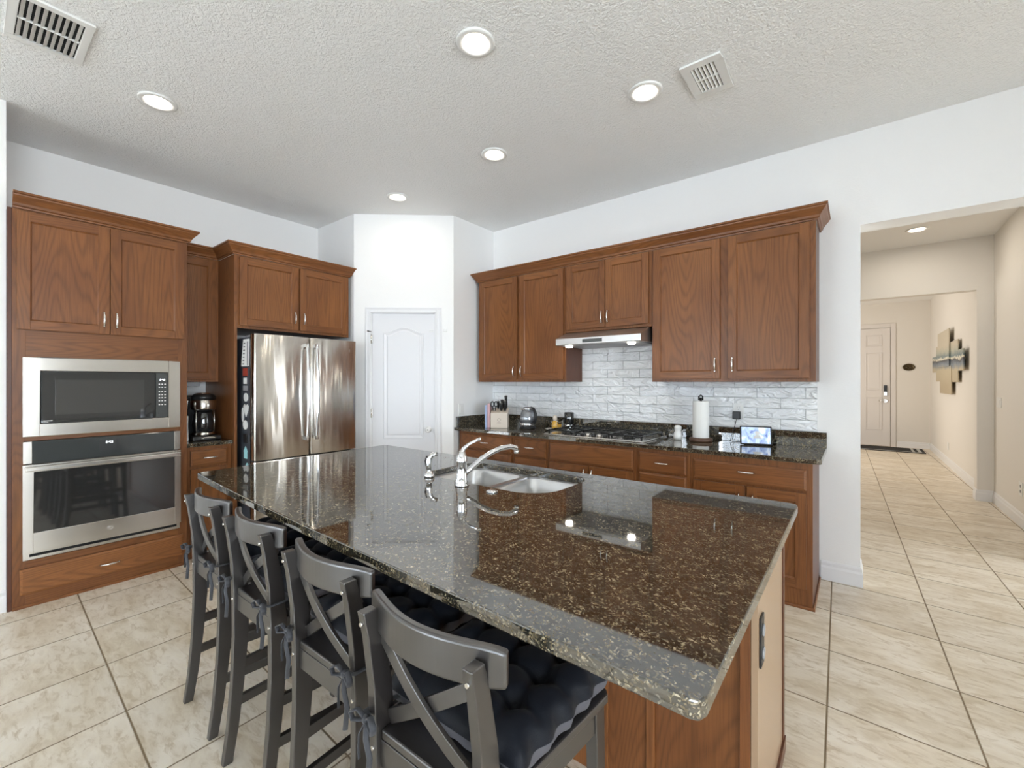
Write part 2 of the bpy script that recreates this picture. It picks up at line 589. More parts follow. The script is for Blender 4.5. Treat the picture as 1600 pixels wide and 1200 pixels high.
# back wall with wide opening to the hall
OX0, OX1, OZ = 0.022, 2.6, 2.42
S_('wall_back', [(-3.2, OX0, WB, WB + 0.2, 0, CZ), (OX0, OX1, WB, WB + 0.2, OZ, CZ), (OX1, 4.9, WB, WB + 0.2, 0, CZ)], WALL)
S_('wall_right', [(WR, WR + 0.12, -5.3, -3.0, 0, CZ), (WR, WR + 0.12, 0.6, WB, 0, CZ), (WR, WR + 0.12, -3.0, 0.6, 0, 0.4), (WR, WR + 0.12, -3.0, 0.6, 2.5, CZ)], WALL)
S_('wall_rear', [(-4.0, -3.85, -5.12, WREAR, 0, CZ), (-1.75, 0.0, -5.12, WREAR, 0, CZ), (3.2, 4.72, -5.12, WREAR, 0, CZ), (-4.0, 4.72, -5.12, WREAR, 2.5, CZ)], WALL)
# hall beyond
S_('wall_hall_left', [(-2.1, -2.0, WB + 0.2, 13.0, 0, CZ)], WALLW)
S_('wall_hall_far', [(-2.0, -1.0, HALLY, HALLY + 0.14, 0, CZ), (-1.0, 1.10, HALLY, HALLY + 0.14, 2.44, CZ), (1.10, 1.235, HALLY, HALLY + 0.14, 0, CZ)], WALLW)
S_('wall_hall_right', [(1.235, 1.35, 5.0, HALLY + 0.14, 0, CZ)], WALLW)
S_('wall_foyer_right', [(1.19, 1.31, HALLY + 0.14, FRONTY, 0, CZ)], WALLW)
S_('wall_front', [(-2.0, 1.31, FRONTY, FRONTY + 0.15, 0, CZ)], WALLW)
S_('wall_hall_corner', [(1.35, 4.9, 5.0, 5.1, 0, CZ)], WALLW)

# windows and sliding doors behind the camera; the side window is added
def window(name, x0, x1, z0, z1, y, n, axis='y'):
    mb = MB() if axis == 'y' else MB(lambda s, d, z: (d, s, z))
    w = 0.06
    mb.box(x0, x1, y, y + 0.07, z1 - w, z1); mb.box(x0, x1, y, y + 0.07, z0, z0 + w)
    for i in range(n + 1):
        c = x0 + w / 2 + (x1 - x0 - w) * i / n
        mb.box(c - w / 2, c + w / 2, y, y + 0.07, z0 + w, z1 - w)
    o = struct(mb.build(name, TRIMM, origin=(0, 0, 0)))
    p = MB() if axis == 'y' else MB(lambda s, d, z: (d, s, z))
    p.box(x0 + w, x1 - w, y + 0.03, y + 0.036, z0 + w, z1 - w)
    q = p.build('pane', PANE, o); q['kind'] = 'structure'


window('window_1', -3.85, -1.75, 0.0, 2.5, -5.1, 2)
window('window_2', 0.0, 3.2, 0.0, 2.5, -5.1, 3)
window('window_added', -3.0, 0.6, 0.4, 2.5, WR + 0.02, 3, 'x')  # added side window, put in for light and fridge streaks

# baseboards
BBP = [(0, 0), (0.014, 0), (0.014, 0.085), (0.009, 0.10), (0.009, 0.118), (0.003, 0.13), (0, 0.13)]
def bb(name, path): struct(MB().crown(path, BBP, 0).build(name, TRIMM, origin=(0, 0, 0)))
bb('baseboard_back', [(-0.195, WB), (OX0, WB), (OX0, WB + 0.2)])
bb('baseboard_left', [(WLN, -4.9), (WLN, 0.205)][::1])
bb('baseboard_hall_far', [(1.10, HALLY + 0.14), (1.10, HALLY), (1.235, HALLY)][::1])
bb('baseboard_hall_right', [(1.235, HALLY - 0.014), (1.235, 5.0)])
bb('baseboard_foyer_right', [(1.19, FRONTY), (1.19, HALLY + 0.14)])
bb('baseboard_foyer_front', [(0.67, FRONTY), (1.176, FRONTY)])

# pantry door
dr = MB(TD); dr.box(0.175, 0.80, -0.055, -0.018, 0.006, 2.06)
d1 = struct(dr.build('door_1', DOORW, bevel=0.002), 'white two-panel arch-top pantry door')


def arch(s0, s1, z0, z1, rise, n=24):
    pts = [(s0, z0), (s1, z0), (s1, z1)]
    for i in range(1, n):
        f = i / n
        pts.append((s1 + (s0 - s1) * f, z1 + rise * (0.5 - 0.5 * math.cos(2 * PI * f)) ** 0.8))
    pts.append((s0, z1))
    return pts


def panel_mould(s0, s1, z0, z1, rise):
    m = MB(TD)
    def ring(a, b, d0, d1):
        A_ = arch(s0 + a, s1 - a, z0 + a, z1 - a * 0.8, rise); B_ = arch(s0 + b, s1 - b, z0 + b, z1 - b * 0.8, rise)
        n = len(A_)
        vs = [(p[0], d0, p[1]) for p in A_] + [(p[0], d1, p[1]) for p in B_]
        m.add(vs, [(i, (i + 1) % n, n + (i + 1) % n, n + i) for i in range(n)], 0, False)
    ring(0, 0.006, -0.018, -0.010); ring(0.006, 0.018, -0.010, -0.013); ring(0.018, 0.034, -0.013, -0.026 + 0.006)
    ring(0.034, 0.046, -0.020, -0.013)
    P_ = arch(s0 + 0.046, s1 - 0.046, z0 + 0.046, z1 - 0.0368, rise)
    m.add([(p[0], -0.013, p[1]) for p in P_], [tuple(range(len(P_)))])
    return m.build('door_panel', DOORW, d1)


panel_mould(0.285, 0.69, 0.80, 1.865, 0.055)
panel_mould(0.285, 0.69, 0.22, 0.66, 0.0)
cs = MB(TD)
CP = [(0, 0), (0.016, 0), (0.020, 0.012), (0.012, 0.022), (0.012, 0.048), (0.018, 0.056), (0.006, 0.060), (0, 0.060)]
for (a0, a1) in ((0.112, 0.168), (0.812, 0.868)):
    cs.box(a0, a1, 0, 0.012, 0, 2.12); cs.box(a0 + 0.006, a0 + 0.016, 0.012, 0.018, 0, 2.114); cs.box(a1 - 0.02, a1 - 0.006, 0.012, 0.017, 0, 2.08)
cs.box(0.168, 0.812, 0, 0.012, 2.064, 2.12); cs.box(0.118, 0.862, 0.012, 0.018, 2.104, 2.114); cs.box(0.168, 0.812, 0.012, 0.017, 2.068, 2.082)
cs.box(0.165, 0.175, -0.10, 0.0, 0, 2.066); cs.box(0.80, 0.81, -0.10, 0.0, 0, 2.066); cs.box(0.175, 0.80, -0.10, -0.0, 2.061, 2.068)
struct(cs.build('trim_1', TRIMM, origin=(0, 0, 0), bevel=0.002), 'white pantry door casing')
k = MB(TD); k.lathe([(0.030, 0), (0.030, 0.006), (0.012, 0.010), (0.011, 0.030), (0.024, 0.040), (0.029, 0.052), (0.024, 0.066), (0.010, 0.070)], (0.738, -0.018, 0.893), 24, 0, True, (0, 1, 0))
kn = k.build('door_knob', CERAM, d1)
MB(TD).cyl((0.738, 0.050, 0.893), (0.738, 0.0535, 0.893), 0.006).build('knob_lock', BLACKP, kn)
for z in (1.80, 1.06, 0.25):
    h = MB(TD); h.cyl((0.171, 0.006, z - 0.045), (0.171, 0.006, z + 0.045), 0.007); h.box(0.164, 0.182, -0.018, 0.004, z - 0.043, z + 0.043)
    h.build('hinge', NICKEL, d1)
h = MB(TD); h.cyl((0.171, 0.008, 1.875), (0.150, 0.045, 1.875), 0.004); h.ball((0.150, 0.045, 1.875), 0.008); h.build('door_stop', BLACKP, d1)
t = thing('child_latch', 'white plastic child latch across the pantry door edge', 'latch', TD(0.80, 0, 1.90))
MB(TD).box(0.742, 0.790, -0.018, -0.010, 1.892, 1.900).box(0.742, 0.790, -0.018, -0.010, 1.876, 1.884).build('latch_arm', WHITEP, t, 0.001)
MB(TD).box(0.885, 0.925, 0.0, 0.012, 1.876, 1.906).build('latch_base', WHITEP, t, 0.003)

# front door far down the hall
FDX1 = 0.565; FDX0 = -0.38; FDZ = 2.52
d2 = MB(); d2.box(FDX0, FDX1, FRONTY - 0.035, FRONTY - 0.004, 0.01, FDZ)
d2 = struct(d2.build('door_2', CREAMD, bevel=0.003), 'cream six-panel front door')
for cx in (FDX0 + 0.25, FDX1 - 0.27):
    for z0, z1 in ((0.35, 1.05), (1.20, 2.0), (2.14, 2.38)):
        m = MB()
        w = 0.135
        m.box(cx - w, cx + w, FRONTY - 0.048, FRONTY - 0.034, z0, z0 + 0.012); m.box(cx - w, cx + w, FRONTY - 0.048, FRONTY - 0.034, z1 - 0.012, z1)
        m.box(cx - w, cx - w + 0.012, FRONTY - 0.048, FRONTY - 0.034, z0, z1); m.box(cx + w - 0.012, cx + w, FRONTY - 0.048, FRONTY - 0.034, z0, z1)
        m.box(cx - w + 0.04, cx + w - 0.04, FRONTY - 0.041, FRONTY - 0.034, z0 + 0.04, z1 - 0.04)
        m.build('door_panel', CREAMD, d2, 0.002)
MB().box(0.46, 0.515, FRONTY - 0.065, FRONTY - 0.035, 1.16, 1.30).build('keypad_lock', BLACKP, d2, 0.004)
MB().box(0.462, 0.513, FRONTY - 0.07, FRONTY - 0.036, 1.08, 1.165).build('lock_body', NICKEL, d2, 0.004)
m = MB(); m.cyl((0.487, FRONTY - 0.035, 0.97), (0.487, FRONTY - 0.07, 0.97), 0.033); m.tube([(0.487, FRONTY - 0.085, 0.97), (0.44, FRONTY - 0.088, 0.97), (0.38, FRONTY - 0.085, 0.965)], 0.01)
m.cyl((0.487, FRONTY - 0.07, 0.97), (0.487, FRONTY - 0.092, 0.97), 0.012)
m.build('door_handle', NICKEL, d2)
m = MB(); m.box(FDX1 + 0.008, FDX1 + 0.09, FRONTY - 0.02, FRONTY, 0, FDZ + 0.095); m.box(FDX0 - 0.09, FDX0 - 0.008, FRONTY - 0.02, FRONTY, 0, FDZ + 0.095); m.box(FDX0 - 0.008, FDX1 + 0.008, FRONTY - 0.02, FRONTY, FDZ + 0.01, FDZ + 0.095)
struct(m.build('trim_2', CREAMD, origin=(0, 0, 0), bevel=0.003), 'front door casing')

# ------------------------------------------------------------------ cabinetry helpers
def front(s0, s1, z0, z1, T, d0, kind, parent, hor, handle=None, th=0.02, fr=0.055):
    """shaker door or slab drawer front; handle = (s, z, 'v'|'h')"""
    mb = MB(T)
    if kind == 'door':
        mb.box(s0, s0 + fr, d0, d0 + th, z0, z1, 0); mb.box(s1 - fr, s1, d0, d0 + th, z0, z1, 0)
        mb.box(s0 + fr, s1 - fr, d0, d0 + th, z0, z0 + fr, 1); mb.box(s0 + fr, s1 - fr, d0, d0 + th, z1 - fr, z1, 1)
        mb.box(s0 + fr - 0.002, s1 - fr + 0.002, d0, d0 + th - 0.011, z0 + fr - 0.002, z1 - fr + 0.002, 0)
        e = 0.007
        # chamfered inner lip
        a0, a1, b0, b1 = s0 + fr, s1 - fr, z0 + fr, z1 - fr
        dd, df = d0 + th - 0.011, d0 + th - 0.003
        vs = [(a0, df, b0), (a1, df, b0), (a1, df, b1), (a0, df, b1), (a0 + e, dd, b0 + e), (a1 - e, dd, b0 + e), (a1 - e, dd, b1 - e), (a0 + e, dd, b1 - e)]
        mb.add(vs, [(0, 1, 5, 4), (1, 2, 6, 5), (2, 3, 7, 6), (3, 0, 4, 7)], 0)
        o = mb.build('door', [WZ, hor], parent, 0.0015)
    else:
        i = 0.012
        mb.box(s0, s1, d0, d0 + th - 0.006, z0, z1, 0)
        vs = [(s0, d0 + th - 0.006, z0), (s1, d0 + th - 0.006, z0), (s1, d0 + th - 0.006, z1), (s0, d0 + th - 0.006, z1), (s0 + i, d0 + th, z0 + i), (s1 - i, d0 + th, z0 + i), (s1 - i, d0 + th, z1 - i), (s0 + i, d0 + th, z1 - i)]
        mb.add(vs, [(0, 1, 5, 4), (1, 2, 6, 5), (2, 3, 7, 6), (3, 0, 4, 7), (4, 5, 6, 7)], 0)
        o = mb.build(kind, [hor], parent, 0.001)
    if handle:
        hs, hz, hd = handle
        L = 0.052
        h = MB(T)
        f = d0 + th
        pts = []
        for j in range(13):
            q = -1 + 2 * j / 12
            off = f + 0.006 + 0.020 * (1 - abs(q) ** 2.5)
            pts.append((hs, off, hz + q * L) if hd == 'v' else (hs + q * L, off, hz))
        rs = [0.0035 + 0.003 * (1 - abs(-1 + 2 * j / 12) ** 2) for j in range(13)]
        # two posts carry the bow
        h.tube(pts, rs, 8)
        for q in (-0.86, 0.86):
            p = (hs, hz + q * L) if hd == 'v' else (hs + q * L, hz)
            h.cyl((p[0], f - 0.002, p[1]), (p[0], f + 0.018, p[1]), 0.004, 8)
        h.build('handle', NICKEL, o)
    return o


CRP = [(0, 0), (0.010, 0), (0.012, 0.010), (0.020, 0.014), (0.024, 0.028), (0.040, 0.050), (0.054, 0.066), (0.056, 0.074), (0.064, 0.078), (0.064, 0.090), (0, 0.090)]

# ---- back wall uppers ------------------------------------------------
UF = 3.44            # face frame plane
TU = lambda s, d, z: (s, UF - d, z)


def upper(s0, s1, z0, z1, doors, label, rightside=False, leftside=False):
    t = thing('wall_cabinet', label, 'cabinet', ((s0 + s1) / 2, WB - 0.16, z0))
    b = MB(TU); b.box(s0, s1, -(WB - UF) + 0.002, -0.018, z0, z1, 0)
    b.build('cabinet_body', WD, t, 0.001)
    f = MB(TU)
    d0, dz = doors[0], None
    f.box(s0, s1, -0.018, 0, z0, z1, 0)
    f.build('face_frame', WZ, t, 0.001)
    for (a, b_, c, d, hs, hz) in doors:
        front(a, b_, c, d, TU, 0.0005, 'door', t, WX, (hs, hz, 'v'))
    return t


ZT = 2.415
upper(-3.135, -2.076, 1.372, ZT, [(-3.105, -2.622, 1.395, ZT - 0.008, -2.652, 1.475), (-2.590, -2.092, 1.395, ZT - 0.008, -2.560, 1.475)], 'oak wall cabinet with two tall doors, left of the range hood')
upper(-2.074, -1.280, 1.815, ZT, [(-2.055, -1.681, 1.838, ZT - 0.008, -1.706, 1.925), (-1.675, -1.302, 1.838, ZT - 0.008, -1.650, 1.925)], 'short oak wall cabinet with two doors, directly above the range hood')
upper(-1.278, -0.205, 1.372, ZT, [(-1.262, -0.776, 1.395, ZT - 0.008, -0.806, 1.495), (-0.722, -0.238, 1.395, ZT - 0.008, -0.692, 1.495)], 'large oak wall cabinet with two tall doors, right of the range hood')
m = MB(); m.crown([(-3.137, WB), (-3.137, UF), (-0.203, UF), (-0.203, WB)][::1], CRP, ZT)
# path runs left->right with the room on the right-hand side
tag(m.build('crown_moulding', WX, bevel=0.0008), 'long stained oak crown moulding on top of the back-wall cabinets', 'moulding')

# ---- range hood ------------------------------------------------------
hx0, hx1 = -2.062, -1.296
t = thing('range_hood', 'slim stainless steel range hood under the short cabinet', 'range hood', ((hx0 + hx1) / 2, 3.5, 1.68))
prof = [(WB - 0.01, 1.70), (3.255, 1.685), (3.25, 1.690), (3.25, 1.742), (3.425, 1.808), (WB - 0.01, 1.813)]
m = MB(); m.prism(prof, hx0, hx1, 0)
hood = m.build('hood_body', plain('satin_hood_steel', (0.68, 0.67, 0.66, 1), 0.38, 1.0), t, 0.002)
MB().box(hx0 + 0.03, hx1 - 0.03, 3.30, 3.70, 1.683, 1.69).build('grease_filter', GREYP, t)
MB().box(-1.80, -1.62, 3.2475, 3.2505, 1.70, 1.728).build('control_strip', GREYG, t)
for x in (hx0 + 0.10, hx1 - 0.10):
    MB().lathe([(0.028, 0), (0.03, 0.008), (0.03, 0.014)], (x, 3.31, 1.670), 20).build('hood_lamp', LAMPH, t)

# ---- backsplash ------------------------------------------------------
m = MB(); m.box(-3.199, -0.215, WB - 0.009, WB - 0.0005, 1.0, 1.3715); m.box(-2.074, -1.280, WB - 0.009, WB - 0.0005, 1.3715, 1.70)
struct(m.build('wall_backsplash', SPLASH, origin=(0, 0, 0)), 'glossy white subway tile backsplash with uneven glaze')

# ---- base cabinets, back wall ---------------------------------------
BF = 3.18
TB = lambda s, d, z: (s, BF - d, z)


def base(s0, s1, fronts, label, last=False, body=WD):
    t = thing('base_cabinet', label, 'cabinet', ((s0 + s1) / 2, WB - 0.3, 0))
    b = MB(TB); b.box(s0, s1, -(WB - BF) + 0.002, -0.018, 0.10, 0.882)
    b.box(s0, s1, -(WB - BF) + 0.002, -0.075 if not last else -0.018, 0.0, 0.10)
    b.build('cabinet_body', body, t, 0.001)
    f = MB(TB); f.box(s0, s1, -0.018, 0, 0.10 if not last else 0.0, 0.882)
    f.build('face_frame', WZ, t, 0.001)
    for kd, a, b_, c, d, h in fronts:
        front(a, b_, c, d, TB, 0.0005, kd, t, WX, h)
    return t


base(-3.165, -2.468, [('drawer', -3.128, -2.485, 0.722, 0.858, (-2.806, 0.79, 'h')), ('door', -3.128, -2.812, 0.12, 0.700, (-2.84, 0.62, 'v')), ('door', -2.802, -2.485, 0.12, 0.700, (-2.772, 0.62, 'v'))],
     'oak base cabinet with wide drawer, far left under the knife block', True)
base(-2.466, -2.090, [('drawer', -2.450, -2.106, 0.708, 0.858, (-2.278, 0.79, 'h')), ('drawer', -2.450, -2.106, 0.42, 0.692, (-2.278, 0.60, 'h')), ('drawer', -2.450, -2.106, 0.12, 0.404, (-2.278, 0.30, 'h'))],
     'narrow oak drawer base between knife-block cabinet and cooktop cabinet', True)
base(-2.088, -1.300, [('drawer_front', -2.068, -1.322, 0.708, 0.858, None), ('door', -2.068, -1.700, 0.12, 0.692, (-1.73, 0.62, 'v')), ('door', -1.690, -1.322, 0.12, 0.692, (-1.66, 0.62, 'v'))],
     'oak base cabinet with plain wide false front under the gas cooktop', True)
base(-1.298, -0.912, [('drawer', -1.276, -0.934, 0.718, 0.852, (-1.105, 0.785, 'h')), ('drawer', -1.276, -0.934, 0.42, 0.702, (-1.105, 0.60, 'h')), ('drawer', -1.276, -0.934, 0.12, 0.404, (-1.105, 0.30, 'h'))],
     'narrow oak drawer base right of the cooktop cabinet', True)
base(-0.910, -0.205, [('drawer', -0.887, -0.236, 0.715, 0.840, (-0.56, 0.79, 'h')), ('door', -0.887, -0.567, 0.12, 0.698, (-0.60, 0.60, 'v')), ('door', -0.556, -0.236, 0.12, 0.698, (-0.52, 0.60, 'v'))],
     'oak base cabinet with wide drawer at the right end under the smart display', True, )
m = MB(); m.crown([(-3.165, BF), (-0.203, BF), (-0.203, WB - 0.02)], [(0, 0), (0.010, 0), (0.010, 0.012), (0.006, 0.018), (0, 0.018)], 0)
tag(m.build('shoe_moulding', WX), 'thin dark shoe moulding along the foot of the back-wall base cabinets', 'moulding')


def slab(outer, z0, z1, holes=()):
    """polygon slab with holes, returned as (verts, faces)"""
    bm = bmesh.new()
    loops = [outer] + list(holes)
    tops = []
    for z in (z1, z0):
        es = []; ls = []
        for lp in loops:
            vs = [bm.verts.new((x, y, z)) for x, y in lp]
            ls.append(vs)
            for i in range(len(vs)): es.append(bm.edges.new((vs[i], vs[(i + 1) % len(vs)])))
        bmesh.ops.triangle_fill(bm, use_beauty=True, use_dissolve=False, edges=es)
        tops.append(ls)
    for a, b in zip(tops[0], tops[1]):
        n = len(a)
        for i in range(n): bm.faces.new((a[i], a[(i + 1) % n], b[(i + 1) % n], b[i]))
    bm.verts.index_update()
    vs = [tuple(v.co) for v in bm.verts]; fs = [[v.index for v in f.verts] for f in bm.faces]
    bm.free()
    return vs, fs


def rrect(x0, x1, y0, y1, r, n=8, rr=None):
    rs = rr or (r, r, r, r)  # BL BR TR TL
    pts = []
    for (cx, cy, a, q) in ((x0, y0, PI, 0), (x1, y0, 1.5 * PI, 1), (x1, y1, 0, 2), (x0, y1, 0.5 * PI, 3)):
        R = rs[q]
        ox = cx + (R if cx == x0 else -R); oy = cy + (R if cy == y0 else -R)
        for i in range(n + 1):
            t_ = a + (PI / 2) * i / n
            pts.append((ox + R * math.cos(t_), oy + R * math.sin(t_)))
    return pts


# back wall worktop
t = thing('granite_worktop', 'dark speckled granite worktop along the back wall', 'worktop', (-1.7, 3.44, 0.884))
m = MB(); vs, fs = slab([(-3.199, 3.135), (-0.185, 3.135), (-0.165, 3.145), (-0.160, 3.165), (-0.160, WB - 0.002), (-3.199, WB - 0.002)], 0.884, 0.914)
m.add(vs, fs); m.build('worktop_slab', GR, t, 0.003)
MB().box(-3.199, -0.160, WB - 0.030, WB - 0.010, 0.9145, 1.020).build('back_upstand', GR, t, 0.0015)
MB().box(-3.199, -3.180, 3.160, WB - 0.031, 0.9145, 1.020).build('side_upstand', GR, t, 0.0015)

# ---- oven tower and left-wall run -------------------------------------
OF = -3.97
TO = lambda s, d, z: (OF + d, s, z)
t = thing('oven_cabinet', 'tall oak cabinet holding the microwave and wall oven', 'cabinet', (-4.3, 0.66, 0))
y0, y1 = 0.226, 1.098
m = MB(TO)
dp = -(OF - WL) + 0.002
m.box(y0 - 0.0185, y0 - 0.0005, dp, -0.003, 0, 2.415); m.box(y0, y0 + 0.018, dp, -0.018, 0, 2.415); m.box(y1 - 0.018, y1, dp, -0.018, 0, 2.415)
m.box(y0, y1, dp, dp + 0.012, 0, 2.415); m.box(y0, y1, dp, -0.018, 2.397, 2.415); m.box(y0, y1, dp, -0.018, 0.262, 0.276)
m.box(y0, y1, dp, -0.018, 1.018, 1.030); m.box(y0, y1, dp, -0.018, 1.60, 1.615)
m.build('cabinet_body', WD, t, 0.001)
m = MB(TO)
m.box(y0, y0 + 0.055, -0.018, 0, 0.0, 2.415, 0); m.box(y1 - 0.055, y1, -0.018, 0, 0.0, 2.415, 0)
m.box(y0 + 0.055, y1 - 0.055, -0.018, 0, 0.0, 0.282, 1); m.box(y0 + 0.055, y1 - 0.055, -0.018, 0, 1.010, 1.042, 1)
m.box(y0 + 0.055, y1 - 0.055, -0.018, 0, 1.505, 1.70, 1); m.box(y0 + 0.055, y1 - 0.055, -0.018, 0, 1.70, 2.415, 0)
m.build('face_frame', [WZ, WY], t, 0.001)
front(0.244, 0.660, 1.690, 2.400, TO, 0.0005, 'door', t, WY, (0.630, 1.785, 'v'))
front(0.664, 1.075, 1.690, 2.400, TO, 0.0005, 'door', t, WY, (0.694, 1.785, 'v'))
front(0.256, 1.072, 0.082, 0.238, TO, 0.0005, 'drawer', t, WY, (0.66, 0.155, 'h'))
MB(TO).box(y0, y1, 0.0, 0.008, 0.0, 0.018).build('shoe_strip', WY, t, 0.002)

t = thing('microwave', 'built-in stainless microwave above the wall oven', 'microwave', (-3.96, 0.657, 1.04))
TM = lambda s, d, z: (-3.968 + d, s, z)
m = MB(TM)
a0, a1, b0, b1 = 0.267, 1.050, 1.038, 1.521
g0, g1, h0, h1 = 0.338, 0.980, 1.112, 1.440
m.box(a0, g0, 0, 0.022, b0, b1); m.box(g1, a1, 0, 0.022, b0, b1); m.box(g0, g1, 0, 0.022, b0, h0); m.box(g0, g1, 0, 0.022, h1, b1)
m.build('trim_frame', STEEL, t, 0.002)
MB(TM).box(g0 + 0.02, g1 - 0.02, -0.45, 0.0, h0, h1).build('oven_body', BLACKP, t)
dg = MB(TM).box(g0 + 0.004, 0.902, 0.0, 0.024, h0 + 0.004, h1 - 0.004).build('door', BLACKG, t, 0.002)
MB(TM).box(0.405, 0.840, 0.024, 0.0255, 1.165, 1.385).build('door_window', OVENG, dg)
cp = MB(TM).box(0.906, g1 - 0.004, 0.0, 0.024, h0 + 0.004, h1 - 0.004).build('control_panel', GREYG, t, 0.002)
MB(TM).box(0.922, 0.962, 0.0235, 0.0252, 1.375, 1.398).build('display', BLACKP, cp)
dgt = MB(TM)
SEG = {'0': 'abcdef', '1': 'bc', '2': 'abged', '3': 'abgcd', '4': 'fgbc', '5': 'afgcd', '6': 'afgedc', '7': 'abc', '8': 'abcdefg', '9': 'abfgcd'}
def digits(mb, txt, s, z, h, d):
    w = h * 0.5; q = h * 0.13
    for ch in txt:
        if ch == ':':
            mb.box(s, s + q, d, d + 0.0006, z + h * 0.3, z + h * 0.3 + q); mb.box(s, s + q, d, d + 0.0006, z + h * 0.65, z + h * 0.65 + q); s += q * 2.5; continue
        for g in SEG[ch]:
            r = {'a': (0, w, h - q, h), 'd': (0, w, 0, q), 'g': (0, w, h / 2 - q / 2, h / 2 + q / 2), 'f': (0, q, h / 2, h), 'b': (w - q, w, h / 2, h), 'e': (0, q, 0, h / 2), 'c': (w - q, w, 0, h / 2)}[g]
            mb.box(s + r[0], s + r[1], d, d + 0.0006, z + r[2], z + r[3])
        s += w * 1.45
digits(dgt, '2:43', 0.928, 1.380, 0.013, 0.0252)
dgt.build('clock_digits', DIGIT, cp)
bt = MB(TM)
for i, z in enumerate((1.352, 1.330, 1.298, 1.276, 1.254, 1.232, 1.205)):
    for j in range(3):
        s = 0.921 + j * 0.0165
        bt.box(s, s + 0.009, 0.0238, 0.0246, z, z + 0.006)
bt.build('keypad_legends', WHITEP, cp)
MB(TM).box(0.919, 0.965, 0.0235, 0.0265, 1.138, 1.160).build('door_button', GREYG, cp, 0.001)
MB(TM).box(0.352, 0.392, 0.0240, 0.0246, 1.128, 1.132).box(0.352, 0.374, 0.0240, 0.0246, 1.119, 1.121).build('maker_mark', WHITEP, dg)

t = thing('wall_oven', 'stainless built-in wall oven below the microwave', 'oven', (-3.96, 0.657, 0.288))
m = MB(TM)
MB(TM).box(0.30, 1.015, -0.5, 0.0, 0.30, 1.0).build('oven_body', BLACKP, t)
c = MB(TM).box(0.306, 1.014, 0.0, 0.022, 0.874, 1.008).build('control_panel', GREYG, t, 0.002)
MB(TM).box(0.268, 0.306, 0.0, 0.024, 0.874, 1.008).build('end_cap', STEEL, c, 0.002)
MB(TM).box(1.014, 1.050, 0.0, 0.024, 0.874, 1.008).build('end_cap', STEEL, c, 0.002)
MB(TM).box(0.605, 0.715, 0.0215, 0.0232, 0.915, 0.985).build('display', BLACKP, c)
dgt = MB(TM); digits(dgt, '2:43', 0.640, 0.962, 0.015, 0.0232); dgt.build('clock_digits', DIGIT, c)
MB(TM).box(0.268, 1.050, 0.0, 0.012, 0.288, 0.330).build('vent_frame', STEEL, t, 0.001)
MB(TM).box(0.295, 1.030, 0.012, 0.0135, 0.306, 0.322).build('vent_slot_shade', SHADOWB, t)  # black strip painted in for the shade of the slot
m = MB(TM)
a0, a1, b0, b1 = 0.266, 1.052, 0.333, 0.868
g0, g1, h0, h1 = 0.310, 1.014, 0.452, 0.822
m.box(a0, g0, 0.0, 0.032, b0, b1); m.box(g1, a1, 0.0, 0.032, b0, b1); m.box(g0, g1, 0.0, 0.032, b0, h0); m.box(g0, g1, 0.0, 0.032, h1, b1)
dd = m.build('door', STEEL, t, 0.002)
MB(TM).box(g0, g1, 0.0, 0.029, h0, h1).build('door_window', OVENG, dd)
m = MB(TM); m.box(0.275, 1.043, 0.058, 0.074, 0.832, 0.858); m.box(0.285, 0.315, 0.03, 0.06, 0.836, 0.854); m.box(1.003, 1.033, 0.03, 0.06, 0.836, 0.854)
m.build('handle', STEEL, dd, 0.004)
m = MB(TM); m.lathe([(0.017, 0), (0.017, 0.0015)], (0.660, 0.032, 0.395), 28, 0, True, (0, 1, 0)); m.build('round_emblem', NICKEL, dd)
m = MB(TM); m.tube([(0.660 + 0.010 * math.cos(a / 10 * 2 * PI), 0.034, 0.395 + 0.010 * math.sin(a / 10 * 2 * PI)) for a in range(11)], 0.0009, 6); m.build('emblem_ring', STEEL, dd)

m = MB(); m.crown([(OF, 0.227), (OF, y1 + 0.001), (-4.33, y1 + 0.001)], CRP, 2.415)
cr1 = m.build('crown_moulding.001', WY, bevel=0.0008)
tag(cr1, 'stained oak crown moulding on top of the oven cabinet', 'moulding')

# narrow coffee corner: upper, base, worktop
NF = -4.33
TN = lambda s, d, z: (NF + d, s, z)
t = thing('wall_cabinet', 'narrow recessed oak wall cabinet above the coffee maker', 'cabinet', (-4.5, 1.26, 1.372))
MB(TN).box(1.101, 1.424, -0.318, -0.018, 1.372, 2.415).build('cabinet_body', WD, t, 0.001)
MB(TN).box(1.101, 1.424, -0.018, 0, 1.372, 2.415).build('face_frame', WZ, t, 0.001)
front(1.115, 1.398, 1.395, 2.400, TN, 0.0005, 'door', t, WY)
BN = -4.05
TBN = lambda s, d, z: (BN + d, s, z)
t = thing('base_cabinet', 'narrow oak base cabinet with one drawer under the coffee maker', 'cabinet', (-4.35, 1.26, 0))
MB(TBN).box(1.101, 1.424, -0.598, -0.018, 0.0, 0.866).build('cabinet_body', WD, t, 0.001)
MB(TBN).box(1.101, 1.424, -0.018, 0, 0.0, 0.866).build('face_frame', WZ, t, 0.001)
front(1.140, 1.392, 0.714, 0.836, TBN, 0.0005, 'drawer', t, WY, (1.266, 0.777, 'h'))
front(1.140, 1.392, 0.12, 0.695, TBN, 0.0005, 'door', t, WY, (1.36, 0.62, 'v'))
t = thing('granite_worktop', 'short dark granite worktop under the coffee maker', 'worktop', (-4.35, 1.26, 0.868))
MB().box(WL + 0.002, -4.012, 1.101, 1.424, 0.868, 0.898).build('worktop_slab', GR, t, 0.003)
MB().box(WL + 0.002, WL + 0.022, 1.101, 1.424, 0.8985, 1.0).build('back_upstand', GR, t, 0.001)

